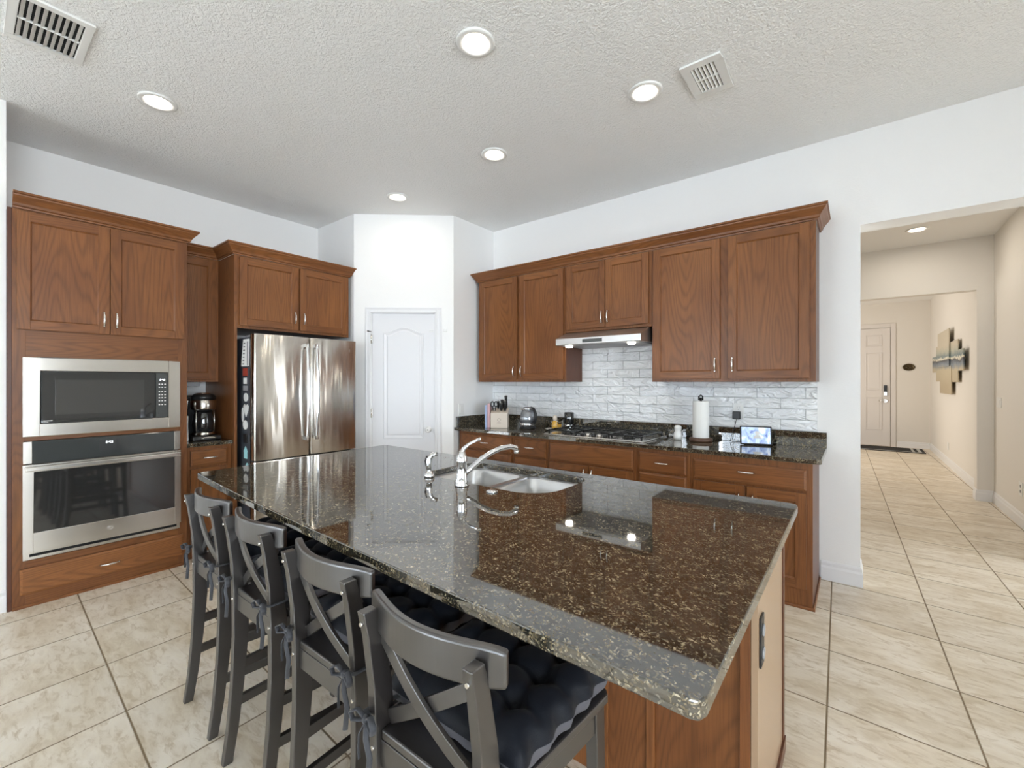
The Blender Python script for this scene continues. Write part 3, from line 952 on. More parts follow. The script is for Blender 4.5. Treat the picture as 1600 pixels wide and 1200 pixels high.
# fridge surround
FP = -3.995
TF = lambda s, d, z: (FP + d, s, z)
t = thing('fridge_surround_cabinet', 'oak panel and two-door cabinet framing the top of the refrigerator', 'cabinet', (-4.3, 1.93, 0))
MB(TF).box(1.426, 1.448, -0.65, 0.0, 0.0, 2.415).build('side_panel', WZ, t, 0.001)
MB(TF).box(1.4482, 2.452, -0.65, -0.018, 1.815, 2.415).build('cabinet_body', WD, t, 0.001)
MB(TF).box(1.4482, 2.452, -0.018, 0.0, 1.815, 2.415).build('face_frame', WZ, t, 0.001)
front(1.462, 1.938, 1.838, 2.400, TF, 0.0005, 'door', t, WY, (1.908, 1.945, 'v'))
front(1.958, 2.425, 1.838, 2.400, TF, 0.0005, 'door', t, WY, (1.990, 1.945, 'v'))
m = MB(); m.crown([(NF, 1.170), (NF, 1.424), (FP, 1.424), (FP, 2.455), (-4.1, 2.455)], CRP, 2.415)
tag(m.build('crown_moulding.002', WY, bevel=0.0008), 'stained oak crown moulding stepping from coffee corner to fridge cabinet', 'moulding')

# ---- refrigerator ---------------------------------------------------------
t = thing('refrigerator', 'stainless French-door refrigerator with dark sides', 'refrigerator', (-4.15, 1.935, 0))
ya, yb, ym = 1.485, 2.392, 1.938
MB().box(-4.58, -3.845, ya + 0.006, yb - 0.006, 0.02, 1.735).build('fridge_body', DKGREY, t, 0.004)
m = MB(); m.box(-4.0, -3.86, ya + 0.03, ya + 0.13, 1.735, 1.757); m.box(-4.0, -3.86, yb - 0.13, yb - 0.03, 1.735, 1.757); m.build('hinge_cover', GREYP, t, 0.004)


def fdoor(a, b, z0, z1, name):
    m = MB()
    poly = [(-3.838, a), (-3.775, a), (-3.758, a + 0.012), (-3.752, (a + b) / 2), (-3.758, b - 0.012), (-3.775, b), (-3.838, b)]
    n = 14
    poly = [(-3.838, a), (-3.772, a), (-3.762, a + 0.008)] + [(-3.760 + 0.010 * math.sin(PI * i / n), a + 0.01 + (b - a - 0.02) * i / n) for i in range(n + 1)] + [(-3.762, b - 0.008), (-3.772, b), (-3.838, b)]
    m.prism(poly, z0, z1, 2, 0, True)
    return m.build(name, STEELF, t, 0.0015)


dL = fdoor(ya, ym - 0.003, 0.74, 1.757, 'door')
dR = fdoor(ym + 0.003, yb, 0.74, 1.757, 'door')
dF = fdoor(ya, yb, 0.10, 0.73, 'freezer_drawer')
MB().box(-3.90, -3.85, ya + 0.01, yb - 0.01, 0.0, 0.09).build('toe_grille', BLACKP, t)
for d_, y in ((dL, ym - 0.042), (dR, ym + 0.042)):
    m = MB()
    pts = []
    for i in range(21):
        q = -1 + 2 * i / 20
        pts.append((-3.725 + 0.028 * (1 - q * q), y, 1.285 + q * 0.415))
    m.tube(pts, 0.013, 12)
    for z in (0.885, 1.685): m.box(-3.765, -3.715, y - 0.012, y + 0.012, z - 0.014, z + 0.014)
    m.build('handle', CHROME, d_)
m = MB()
m.tube([(-3.715, ya + 0.1 + (yb - ya - 0.2) * i / 12, 0.64) for i in range(13)], 0.012, 12)
for y in (ya + 0.12, yb - 0.12): m.box(-3.765, -3.712, y - 0.012, y + 0.012, 0.63, 0.65)
m.build('handle', CHROME, dF)
MB().lathe([(0.016, 0), (0.016, 0.002)], (-3.757, 2.305, 1.665), 24, 0, True, (1, 0, 0)).build('round_badge', NICKEL, dR)

# magnets on the fridge side (side faces -y, towards the camera's left)
FS = ya + 0.0055
def mag(name, poly, mat, label, cat='magnet', th=0.004, extra=None):
    m = MB(); m.prism([(a, b) for a, b in poly], FS - th, FS - 0.0002, 1)
    o = m.build(name, mat)
    tag(o, label, cat, 'magnets and papers on the fridge side')
    return o


def circ(cx, cz, rx, rz, n=20): return [(cx + rx * math.cos(2 * PI * i / n), cz + rz * math.sin(2 * PI * i / n)) for i in range(n)]


def rect(x0, x1, z0, z1): return [(x0, z0), (x1, z0), (x1, z1), (x0, z1)]


t = thing('wall_calendar', 'white hanging calendar high on the fridge side', 'calendar', (-3.95, FS, 1.50))
MB().prism([(-4.015, 1.50), (-3.872, 1.50), (-3.862, 1.72), (-3.97, 1.72)], FS - 0.006, FS - 0.0002, 1).build('calendar_sheet', PAPER, t)
m = MB()
for i in range(7): m.box(-3.985 + 0.004 * i, -3.955 + 0.004 * i, FS - 0.0072, FS - 0.006, 1.515 + 0.028 * i, 1.523 + 0.028 * i)
m.build('date_column', BLACKP, t)
MB().box(-3.897, -3.872, FS - 0.0072, FS - 0.006, 1.505, 1.70).build('spine_strip', GREYP, t)
mag('photo_magnet', rect(-3.985, -3.90, 1.42, 1.485), RED, 'small reddish photo magnet just under the calendar')
mag('photo_magnet', rect(-3.975, -3.915, 1.355, 1.405), WHITEP, 'pale square magnet second below the calendar')
mag('photo_magnet', rect(-3.98, -3.90, 1.30, 1.34), GREYP, 'grey rectangular magnet above the round white one')
mag('round_magnet', circ(-3.93, 1.245, 0.04, 0.035), CERAM, 'round white magnet above the heart-shaped one')
heart = [(-3.925, 1.085), (-3.97, 1.14), (-3.975, 1.175), (-3.955, 1.19), (-3.928, 1.178), (-3.90, 1.19), (-3.878, 1.175), (-3.883, 1.14)]
mag('heart_magnet', heart, CERAM, 'white heart-shaped magnet in the middle of the fridge side')
mag('oval_magnet', circ(-3.99, 1.10, 0.022, 0.06), WHITEP, 'tall white oval magnet left of the heart')
mag('shell_magnet', circ(-3.94, 1.02, 0.045, 0.038), PAPER, 'cream shell-like magnet below the heart')
mag('clip_magnet', rect(-3.965, -3.895, 0.875, 0.945), BLACKP, 'black square clip magnet above the blue house', th=0.010)
house = [(-3.965, 0.745), (-3.905, 0.745), (-3.905, 0.80), (-3.895, 0.80), (-3.935, 0.845), (-3.975, 0.80), (-3.965, 0.80)]
mag('house_magnet', house, CYAN, 'pale blue house-shaped magnet')
mag('oval_magnet', circ(-3.905, 0.665, 0.028, 0.048), CYAN, 'pale blue oval magnet below the house')
mag('photo_magnet', rect(-3.97, -3.90, 0.565, 0.60), WHITEP, 'low white rectangular magnet near the island edge')

# ---- coffee maker and frother -----------------------------------------------
t = thing('coffee_maker', 'black and steel drip coffee maker with glass carafe', 'coffee maker', (-4.27, 1.285, 0.899))
cx, cy, z0 = -4.27, 1.285, 0.899
MB().box(cx - 0.16, cx + 0.13, cy - 0.10, cy + 0.10, z0, z0 + 0.035).build('base', BLACKP, t, 0.008)
MB().box(cx - 0.16, cx - 0.07, cy - 0.10, cy + 0.10, z0 + 0.035, z0 + 0.36).build('water_tank', BLACKP, t, 0.01)
m = MB(); m.lathe([(0.085, 0), (0.09, 0.01), (0.09, 0.075), (0.085, 0.08)], (cx + 0.03, cy, z0 + 0.245), 32); m.build('brew_band', STEEL, t)
m = MB(); m.lathe([(0.086, 0), (0.086, 0.03), (0.06, 0.05), (0.03, 0.055)], (cx + 0.03, cy, z0 + 0.325), 32); lid = m.build('lid', BLACKP, t)
m = MB(); m.lathe([(0.055, 0), (0.05, 0.008), (0.02, 0.012)], (cx + 0.03, cy, z0 + 0.372), 32); m.build('lid_cap', NICKEL, lid)
m = MB(); m.lathe([(0.055, 0), (0.075, 0.02), (0.080, 0.09), (0.070, 0.15), (0.062, 0.185)], (cx + 0.03, cy, z0 + 0.052), 32); cf = m.build('carafe', BLACKG, t)
m = MB(); m.lathe([(0.080, 0), (0.082, 0.005), (0.082, 0.022), (0.080, 0.026)], (cx + 0.03, cy, z0 + 0.036), 32); m.build('warming_ring', STEEL, t)
m = MB()
for s in (-1, 1): m.tube([(cx + 0.075, cy + s * 0.062, z0 + 0.06), (cx + 0.078, cy + s * 0.065, z0 + 0.15), (cx + 0.075, cy + s * 0.062, z0 + 0.24)], 0.004, 8)
m.build('carafe_rail', NICKEL, cf)
m = MB(); m.tube([(cx + 0.16 + 0.0 * i, cy - 0.05 + 0.1 * i / 8, z0 + 0.02 + 0.006 * math.sin(PI * i / 8)) for i in range(9)], 0.006, 8)
m.box(cx + 0.125, cx + 0.163, cy - 0.052, cy - 0.042, z0 + 0.016, z0 + 0.024); m.box(cx + 0.125, cx + 0.163, cy + 0.042, cy + 0.052, z0 + 0.016, z0 + 0.024)
m.build('front_bar', NICKEL, t)
t = thing('milk_frother', 'slim white and chrome gadget squeezed left of the coffee maker', 'kitchen gadget', (-4.20, 1.145, 0.899))
m = MB(); m.lathe([(0.030, 0), (0.028, 0.01), (0.024, 0.12), (0.026, 0.20)], (-4.20, 1.145, 0.899), 24); m.build('body', WHITEP, t)
m = MB(); m.lathe([(0.022, 0), (0.024, 0.01), (0.024, 0.11), (0.030, 0.125), (0.02, 0.14)], (-4.20, 1.145, 1.10), 24); m.build('top', CHROME, t)
t = thing('tissue_tray', 'grey flat box mounted under the narrow cabinet', 'box', (-4.45, 1.2, 1.33))
MB().box(-4.60, -4.36, 1.108, 1.30, 1.335, 1.3715).build('tray_body', GREYP, t, 0.003)

# ---- island -----------------------------------------------------------------
IX0, IX1, IY0, IY1 = -2.50, -0.215, 1.385, 1.925
t = thing('kitchen_island', 'stained oak island base supporting the large granite top', 'kitchen island', (-1.35, 1.65, 0))
m = MB()
sk = (-1.76, -0.92, 1.41, 1.90)
m.box(IX0, IX1 - 0.018, IY0 + 0.018, IY0 + 0.03, 0.0, 0.882); m.box(IX0, IX1 - 0.018, IY1 - 0.036, IY1 - 0.018, 0.10, 0.882)
m.box(IX0, IX0 + 0.018, IY0 + 0.03, IY1 - 0.036, 0.0, 0.882); m.box(IX0 + 0.018, IX1 - 0.018, IY0 + 0.03, IY1 - 0.08, 0.0, 0.10)
for x in (-1.80, -0.90): m.box(x - 0.009, x + 0.009, IY0 + 0.03, IY1 - 0.036, 0.10, 0.882)
m.build('cabinet_body', WD, t, 0.001)
TI = lambda s, d, z: (s, IY0 + 0.018 - d, z)
m = MB(TI)
m.box(-1.60, -0.70, 0.0, 0.008, 0, 0.883, 0); m.box(IX0, -1.60, 0.0, 0.008, 0, 0.883, 0)
m.build('seating_side_panel', WZ, t, 0.001)
MB(TI).box(-0.508, -0.262, 0.0, 0.008, 0, 0.883).build('seating_side_panel', WZ, t, 0.001)
m = MB(TI)
for a, b in ((-0.262, -0.234), (-0.690, -0.668), (-0.535, -0.508)): m.box(a, b, 0.0, 0.020, 0, 0.883)
m.build('panel_stile', WZ, t, 0.002)
MB(TI).box(-0.668, -0.535, 0.0, 0.014, 0, 0.883).build('pilaster', WZ, t, 0.001)
e = MB(); e.box(IX1 - 0.018, IX1, IY0 + 0.0, IY1 - 0.0, 0.0, 0.883); ep = e.build('end_panel', ENDREFL, t, 0.001)
ep['label'] = 'oak end panel with floor reflection painted into its pale colour'
MB().box(IX1, IX1 + 0.004, IY1 - 0.035, IY1, 0.03, 0.883).box(IX1, IX1 + 0.008, IY0, IY1, 0.0, 0.05).build('corner_trim', WD, t, 0.001)
# kitchen side doors
TK = lambda s, d, z: (s, IY1 - 0.018 + d, z)
for a, b in ((-2.46, -1.82), (-1.79, -1.36), (-1.35, -0.92), (-0.88, -0.25)):
    front(a, b, 0.13, 0.86, TK, 0.0, 'door', t, WX, ((a + b) / 2 if b - a > 0.5 else (b - 0.03 if a < -1.5 else a + 0.03), 0.74, 'h' if b - a > 0.5 else 'v'))

t = thing('island_outlet', 'black electrical outlet on the right end of the island', 'outlet', (IX1, 1.425, 0.55))
MB().box(IX1 + 0.0003, IX1 + 0.006, 1.400, 1.452, 0.565, 0.705).build('cover_plate', BLACKP, t, 0.002)
m = MB()
for z in (0.60, 0.665): m.lathe([(0.017, 0), (0.016, 0.004)], (IX1 + 0.006, 1.426, z), 20, 0, True, (1, 0, 0))
m.build('socket_face', GREYP, t)

t = thing('island_worktop', 'large polished dark granite island worktop with speckles', 'worktop', (-1.4, 1.3, 0.884))
outer = [(-0.190, 0.655), (-0.176, 0.660), (-0.170, 0.676), (-0.168, 1.25), (-0.170, 1.925), (-0.176, 1.945), (-0.196, 1.955), (-1.4, 1.952), (-2.690, 1.948), (-2.700, 1.935), (-2.655, 1.30), (-2.612, 0.775), (-2.600, 0.763), (-2.2, 0.735), (-1.8, 0.712), (-1.4, 0.694), (-0.94, 0.675), (-0.5, 0.661)]
HO = rrect(-1.715, -0.985, 1.445, 1.850, 0.07, 8, (0.07, 0.15, 0.07, 0.07))
vs, fs = slab(outer, 0.884, 0.914, [HO])
m = MB(); m.add(vs, fs); m.build('worktop_slab', GR, t, 0.003)

# sink
t = thing('kitchen_sink', 'undermount double-bowl stainless steel sink in the island', 'sink', (-1.35, 1.64, 0.68))


def bowl(x0, x1, y0, y1, rr, zt, depth):
    m = MB()
    rings = [(0.0, zt), (0.004, zt - 0.006), (0.012, zt - depth * 0.6), (0.02, zt - depth + 0.03), (0.045, zt - depth + 0.006), (0.08, zt - depth)]
    n = None; vs = []
    for ins, z in rings:
        lp = rrect(x0 + ins, x1 - ins, y0 + ins, y1 - ins, 0.05, 6, tuple(max(r - ins * 0.4, 0.02) for r in rr))
        n = len(lp); vs += [(a, b, z) for a, b in lp]
    fs = []
    for j in range(len(rings) - 1):
        for i in range(n): fs.append((j * n + i, j * n + (i + 1) % n, (j + 1) * n + (i + 1) % n, (j + 1) * n + i))
    k = (len(rings) - 1) * n
    m.add(vs, fs + [tuple(range(k, k + n))], 0, True)
    return m


b1 = bowl(-1.722, -1.352, 1.438, 1.857, (0.07, 0.06, 0.06, 0.07), 0.876, 0.19).build('basin', SINKM, t)
b2 = bowl(-1.322, -0.978, 1.438, 1.857, (0.06, 0.15, 0.07, 0.06), 0.876, 0.19).build('basin', SINKM, t)
for b_, x in ((b1, -1.535), (b2, -1.15)):
    MB().lathe([(0.045, 0), (0.043, 0.003), (0.03, 0.002), (0.012, 0.0015)], (x, 1.66, 0.6868), 24).build('drain', CHROME, b_)
vs, fs = slab(rrect(-1.745, -0.955, 1.415, 1.880, 0.03, 6), 0.876, 0.8835, [rrect(-1.722, -1.352, 1.438, 1.857, 0.06, 6, (0.07, 0.06, 0.06, 0.07)), rrect(-1.322, -0.978, 1.438, 1.857, 0.06, 6, (0.06, 0.15, 0.07, 0.06))])
m = MB(); m.add(vs, fs); m.build('sink_rim', SINKM, t)

# faucet
fx, fy, fz = -1.365, 1.385, 0.9142
t = thing('faucet', 'chrome single-lever kitchen faucet with long arched spout', 'faucet', (fx, fy, fz))
m = MB(); m.lathe([(0.030, 0), (0.031, 0.006), (0.027, 0.012), (0.029, 0.018), (0.024, 0.026), (0.0225, 0.10), (0.024, 0.104), (0.024, 0.112), (0.021, 0.130), (0.014, 0.150), (0.006, 0.156)], (fx, fy, fz), 32); m.build('body', CHROME, t)
m = MB()
sp = [(0, 0.0, 0.045), (0.014, 0.045, 0.072), (0.030, 0.09, 0.105), (0.050, 0.135, 0.132), (0.072, 0.18, 0.150), (0.094, 0.222, 0.156), (0.108, 0.246, 0.150), (0.110, 0.252, 0.138)]
m.tube([(fx + a, fy + b, fz + c) for a, b, c in sp], [0.014, 0.013, 0.0125, 0.012, 0.012, 0.0125, 0.0135, 0.0135], 16); s_ = m.build('spout', CHROME, t)
MB().cyl((fx + 0.110, fy + 0.252, fz + 0.138), (fx + 0.110, fy + 0.253, fz + 0.122), 0.0125).build('aerator', NICKEL, s_)
m = MB(); m.tube([(fx - 0.004, fy, fz + 0.135), (fx + 0.0, fy + 0.01, fz + 0.160), (fx + 0.012, fy + 0.03, fz + 0.180), (fx + 0.030, fy + 0.055, fz + 0.195), (fx + 0.045, fy + 0.075, fz + 0.203)], [0.016, 0.010, 0.0065, 0.0065, 0.008], 12); m.build('lever', CHROME, t)
sx_, sy_ = -1.615, 1.418
t = thing('side_sprayer', 'chrome side sprayer standing left of the faucet', 'sprayer', (sx_, sy_, fz))
m = MB(); m.lathe([(0.024, 0), (0.026, 0.008), (0.020, 0.020), (0.013, 0.030)], (sx_, sy_, fz), 24); m.build('holder', CHROME, t)
m = MB(); m.tube([(sx_, sy_, fz + 0.026), (sx_ - 0.002, sy_, fz + 0.055), (sx_ + 0.0, sy_, fz + 0.085), (sx_ + 0.010, sy_ + 0.010, fz + 0.106), (sx_ + 0.030, sy_ + 0.022, fz + 0.110)], [0.012, 0.016, 0.015, 0.012, 0.010], 14)
sh = m.build('spray_head', CHROME, t)
MB().tube([(sx_ - 0.016, sy_ - 0.004, fz + 0.05), (sx_ - 0.021, sy_ - 0.006, fz + 0.075), (sx_ - 0.012, sy_ - 0.003, fz + 0.10)], 0.005, 8).build('trigger', BLACKP, sh)
tag(MB().lathe([(0.024, 0), (0.024, 0.004), (0.016, 0.008), (0.004, 0.009)], (-1.19, 1.385, 0.9142), 28).build('hole_cover', CHROME), 'small round chrome hole cover right of the faucet', 'hole cover')

# ---- bar stools -----------------------------------------------------------
def profile_leg(x, pr, th):
    """leg with rectangular section: pr = list of (y, z, depth)"""
    m = MB(); vs = []
    for (y, z, d) in pr:
        vs += [(x - th / 2, y - d / 2, z), (x + th / 2, y - d / 2, z), (x + th / 2, y + d / 2, z), (x - th / 2, y + d / 2, z)]
    fs = [(0, 3, 2, 1), tuple(len(vs) - 4 + i for i in range(4))]
    for j in range(len(pr) - 1):
        for i in range(4): fs.append((j * 4 + i, j * 4 + (i + 1) % 4, j * 4 + 4 + (i + 1) % 4, j * 4 + 4 + i))
    m.add(vs, fs)
    return m


def curve_slat(p0, p1, bow, h, th, n=16, endround=False):
    """flat slat swept from p0 to p1 (x,y,z centre) bowing to -y"""
    m = MB(); vs = []
    p0, p1 = Vector(p0), Vector(p1)
    for i in range(n + 1):
        q = i / n
        p = p0.lerp(p1, q); p.y -= bow * math.sin(PI * q)
        hh = h / 2
        if endround: hh *= 1 - 0.16 * abs(2 * q - 1) ** 8
        tx = (p1 - p0).normalized(); dy = -bow * PI * math.cos(PI * q) / (p1 - p0).length
        nrm = Vector((-dy * tx.x, 1, -dy * tx.z)).normalized()
        dirv = Vector((tx.x, dy, tx.z)).normalized()
        upv = nrm.cross(dirv).normalized()
        if upv.z < 0: upv = -upv
        if endround: upv = Vector((0, 0, 1))
        for a, b in ((-1, -1), (1, -1), (1, 1), (-1, 1)):
            r = p + nrm * (a * th / 2) + upv * (b * hh); vs.append(tuple(r))
    fs = [(0, 1, 2, 3), tuple(4 * n + 3 - i for i in range(4))]
    for j in range(n):
        for i in range(4): fs.append((j * 4 + i, j * 4 + (i + 1) % 4, j * 4 + 4 + (i + 1) % 4, j * 4 + 4 + i))
    m.add(vs, fs)
    return m


def make_stool(label):
    t = thing('bar_stool', label, 'stool', (0, 0, 0), 'bar stools along the island')
    rear = [(-0.030, 0, 0.032), (-0.012, 0.12, 0.036), (0.004, 0.28, 0.042), (0.014, 0.45, 0.050), (0.014, 0.60, 0.052), (0.006, 0.72, 0.046), (-0.012, 0.83, 0.038), (-0.026, 0.888, 0.034)]
    for s in (-1, 1):
        l = profile_leg(s * 0.152, rear, 0.024).build('leg', STOOL, t, 0.0025)
        for y, z in ((-0.0405, 0.862), (-0.0125, 0.585)):
            MB().cyl((s * 0.152, y + 0.004, z), (s * 0.152, y - 0.0025, z), 0.0042, 12).build('screw', NICKEL, l)
        profile_leg(s * 0.178, [(0.398, 0, 0.032), (0.385, 0.3, 0.036), (0.372, 0.60, 0.044)], 0.030).build('leg', STOOL, t, 0.0025)
        m = MB()
        for z0_, z1_, in ((0.318, 0.352), (0.190, 0.222)):
            m.add(*[[(s * 0.152 - 0.009, 0.0, z0_), (s * 0.152 + 0.009, 0.0, z0_), (s * 0.178 + 0.009, 0.385, z0_), (s * 0.178 - 0.009, 0.385, z0_),
                     (s * 0.152 - 0.009, 0.0, z1_), (s * 0.152 + 0.009, 0.0, z1_), (s * 0.178 + 0.009, 0.385, z1_), (s * 0.178 - 0.009, 0.385, z1_)],
                    [(0, 1, 2, 3), (4, 5, 6, 7), (0, 1, 5, 4), (1, 2, 6, 5), (2, 3, 7, 6), (3, 0, 4, 7)]])
        m.build('stretcher', STOOL, t, 0.0015)
        m = MB()
        m.add([(s * 0.150 - 0.01, 0.02, 0.548), (s * 0.150 + 0.01, 0.02, 0.548), (s * 0.180 + 0.01, 0.37, 0.548), (s * 0.180 - 0.01, 0.37, 0.548),
               (s * 0.150 - 0.01, 0.02, 0.602), (s * 0.150 + 0.01, 0.02, 0.602), (s * 0.180 + 0.01, 0.37, 0.602), (s * 0.180 - 0.01, 0.37, 0.602)],
              [(0, 1, 2, 3), (4, 5, 6, 7), (0, 1, 5, 4), (1, 2, 6, 5), (2, 3, 7, 6), (3, 0, 4, 7)])
        m.build('side_apron', STOOL, t, 0.0015)
    MB().box(-0.140, 0.140, 0.000, 0.020, 0.545, 0.602).build('rear_apron', STOOL, t, 0.0015)
    MB().box(-0.165, 0.165, 0.366, 0.386, 0.545, 0.602).build('front_apron', STOOL, t, 0.0015)
    MB().box(-0.165, 0.165, 0.376, 0.396, 0.235, 0.272).build('foot_rest', STOOL, t, 0.002)
    m = MB(); m.prism([(-0.150, -0.018), (-0.138, -0.018), (-0.138, 0.0), (0.138, 0.0), (0.138, -0.018), (0.150, -0.018), (0.200, 0.395), (0.190, 0.412), (-0.190, 0.412), (-0.200, 0.395)][0:0] or [(-0.138, 0.0), (0.138, 0.0), (0.142, 0.045), (0.172, 0.045), (0.202, 0.395), (0.190, 0.412), (-0.190, 0.412), (-0.202, 0.395), (-0.172, 0.045), (-0.142, 0.045)], 0.6025, 0.624)
    m.build('seat', STOOL, t, 0.004)
    curve_slat((-0.190, 0.022, 0.872), (0.190, 0.022, 0.872), 0.048, 0.076, 0.020, 24, True).build('top_rail', STOOL, t, 0.006, 3)
    curve_slat((-0.138, 0.006, 0.826), (0.138, 0.012, 0.640), 0.014, 0.030, 0.010).build('back_slat', STOOL, t, 0.0015)
    curve_slat((0.138, 0.018, 0.826), (-0.138, 0.024, 0.640), 0.014, 0.030, 0.010).build('back_slat', STOOL, t, 0.0015)
    return t


def make_cushion(label):
    t = thing('seat_cushion', label, 'cushion', (0, 0, 0.6245), 'tufted cushions on the bar stools')
    n = 48; top = []; bot = []
    x0, y0_, w, d = -0.203, 0.052, 0.406, 0.385
    for j in range(n + 1):
        for i in range(n + 1):
            u, v = i / n, j / n
            ed = min(u, 1 - u, v, 1 - v)
            ev = min(1.0, ed / 0.16); puff = math.sqrt(max(0, 1 - (1 - ev) ** 2))
            dm = 1.0
            for bx in (0.22, 0.5, 0.78):
                for by in (0.25, 0.5, 0.75):
                    r = math.hypot(u - bx, v - by)
                    dm -= 0.50 * math.exp(-(r / 0.06) ** 2)
            cu = min(abs(u - 0.22), abs(u - 0.5), abs(u - 0.78)); cv = min(abs(v - 0.25), abs(v - 0.5), abs(v - 0.75))
            dm -= 0.13 * math.exp(-(cu / 0.03) ** 2) + 0.15 * math.exp(-(cv / 0.03) ** 2)
            dm += 0.05 * math.sin(7 * u + 3) * math.sin(6 * v + 1)
            dm += 0.035 * math.sin(23 * u + 9 * v) * math.sin(17 * v - 5 * u)
            wx = x0 + w * u + (0.006 * math.sin(v * 31)) * (1 if ed < 0.03 else 0)
            k = 1.0 - 0.07 * (1 - v)
            wx *= k
            top.append((wx, y0_ + d * v, 0.668 + 0.050 * puff * max(dm, 0.1)))
            bot.append((wx, y0_ + d * v, 0.668 - 0.042 * min(1.0, (ed / 0.05)) ** 0.5 * (0.93 + 0.07 * math.sin(40 * (u + v)))))
    N = (n + 1) ** 2
    fs = []
    for j in range(n):
        for i in range(n):
            a = j * (n + 1) + i
            fs.append((a, a + 1, a + n + 2, a + n + 1))
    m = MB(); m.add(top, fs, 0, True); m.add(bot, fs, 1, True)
    m.build('cushion_pad', [NAVY, CUSHLIT], t)
    for s in (-1, 1):
        m = MB()
        px = s * 0.152
        m.tube([(s * 0.14, 0.065, 0.662), (px + s * 0.010, 0.036, 0.658), (px + s * 0.018, 0.012, 0.660), (px + s * 0.016, -0.016, 0.660), (px, -0.024, 0.660), (px - s * 0.010, -0.024, 0.66)], 0.008, 8, 0, 0.3)
        # bow knot with two loops and two tails
        kx, ky, kz = px - s * 0.004, -0.030, 0.660
        m.ball((kx, ky, kz), 0.010, 0, 10)
        for q in (-1, 1):
            m.tube([(kx, ky, kz), (kx + q * 0.022, ky - 0.006, kz + 0.016), (kx + q * 0.040, ky - 0.012, kz + 0.006), (kx + q * 0.036, ky - 0.010, kz - 0.010), (kx + q * 0.016, ky - 0.004, kz - 0.006), (kx, ky, kz)], 0.007, 8, 0, 0.35)
            m.tube([(kx, ky, kz), (kx + q * 0.012, ky - 0.010, kz - 0.030), (kx + q * 0.020, ky - 0.006, kz - 0.070), (kx + q * 0.014, ky - 0.008, kz - 0.105 - 0.02 * q)], 0.006, 8, 0, 0.3)
        m.build('tie_ribbon', RIBBON, t)
    return t


st = [(-0.665, 0.572, 0.010, 'black X-back bar stool nearest the camera, under the island corner', 'navy tufted cushion on the bar stool nearest the camera'),
      (-1.128, 0.622, 0.0, 'black X-back bar stool second from the near corner of the island', 'navy tufted cushion on the second nearest bar stool'),
      (-1.628, 0.640, -0.01, 'black X-back bar stool third from the near corner of the island', 'navy tufted cushion on the third nearest bar stool'),
      (-2.105, 0.655, -0.02, 'black X-back bar stool farthest away, closest to the wall oven', 'navy tufted cushion on the bar stool farthest away')]
s0 = make_stool(st[0][3]); c0 = make_cushion(st[0][4])
for i, (x, y, rz, ls, lc) in enumerate(st):
    if i == 0: continue
    dup(s0, (x, y, 0), rz, ls)
    dup(c0, (x, y, 0.6245), rz, lc)
s0.location = (st[0][0], st[0][1], 0); s0.rotation_euler.z = st[0][2]
c0.location = (st[0][0], st[0][1], 0.6245); c0.rotation_euler.z = st[0][2]

# ---- cooktop --------------------------------------------------------------
ZC = 0.9145
t = thing('gas_cooktop', 'stainless gas cooktop with black iron grates', 'cooktop', (-1.70, 3.42, ZC))
kx0, kx1, ky0, ky1 = -2.145, -1.250, 3.185, 3.695
MB().box(kx0, kx1, ky0, ky1, ZC, ZC + 0.010).build('tray', STEEL, t, 0.003)
burn = [(-1.98, 3.32), (-1.98, 3.56), (-1.70, 3.50), (-1.42, 3.32), (-1.42, 3.56)]
for x, y in burn:
    b = MB().lathe([(0.052, 0), (0.052, 0.006), (0.040, 0.010), (0.036, 0.018), (0.012, 0.020)], (x, y, ZC + 0.010), 24).build('burner', IRON, t)
for gx0, gx1 in ((-2.12, -1.845), (-1.835, -1.565), (-1.555, -1.275)):
    m = MB(); zt = ZC + 0.045
    yy0, yy1 = (3.22, 3.67) if gx0 != -1.835 else (3.32, 3.67)
    for y in (yy0, yy1 - 0.012): m.box(gx0, gx1, y, y + 0.012, zt - 0.012, zt)
    for x in (gx0, gx1 - 0.012): m.box(x, x + 0.012, yy0, yy1, zt - 0.012, zt)
    cx = (gx0 + gx1) / 2
    for yc in ([3.32, 3.56] if gx0 != -1.835 else [3.50]):
        m.box(gx0, cx - 0.03, yc - 0.005, yc + 0.005, zt - 0.010, zt + 0.003); m.box(cx + 0.03, gx1, yc - 0.005, yc + 0.005, zt - 0.010, zt + 0.003)
        m.box(cx - 0.005, cx + 0.005, yc + 0.03, yc + 0.115, zt - 0.010, zt + 0.003); m.box(cx - 0.005, cx + 0.005, yc - 0.115, yc - 0.03, zt - 0.010, zt + 0.003)
    m.box(gx0, gx1, (yy0 + yy1) / 2 - 0.006, (yy0 + yy1) / 2 + 0.006, zt - 0.012, zt)
    for x in (gx0, gx1 - 0.012):
        for y in (yy0, yy1 - 0.012): m.box(x, x + 0.012, y, y + 0.012, ZC + 0.010, zt)
    m.build('grate', IRON, t, 0.0015)
for i in range(5):
    m = MB(); m.lathe([(0.020, 0), (0.019, 0.018), (0.012, 0.022)], (-1.80 + i * 0.052, 3.25, ZC + 0.010), 20)
    m.build('knob', STEEL if i % 2 else BLACKP, t)

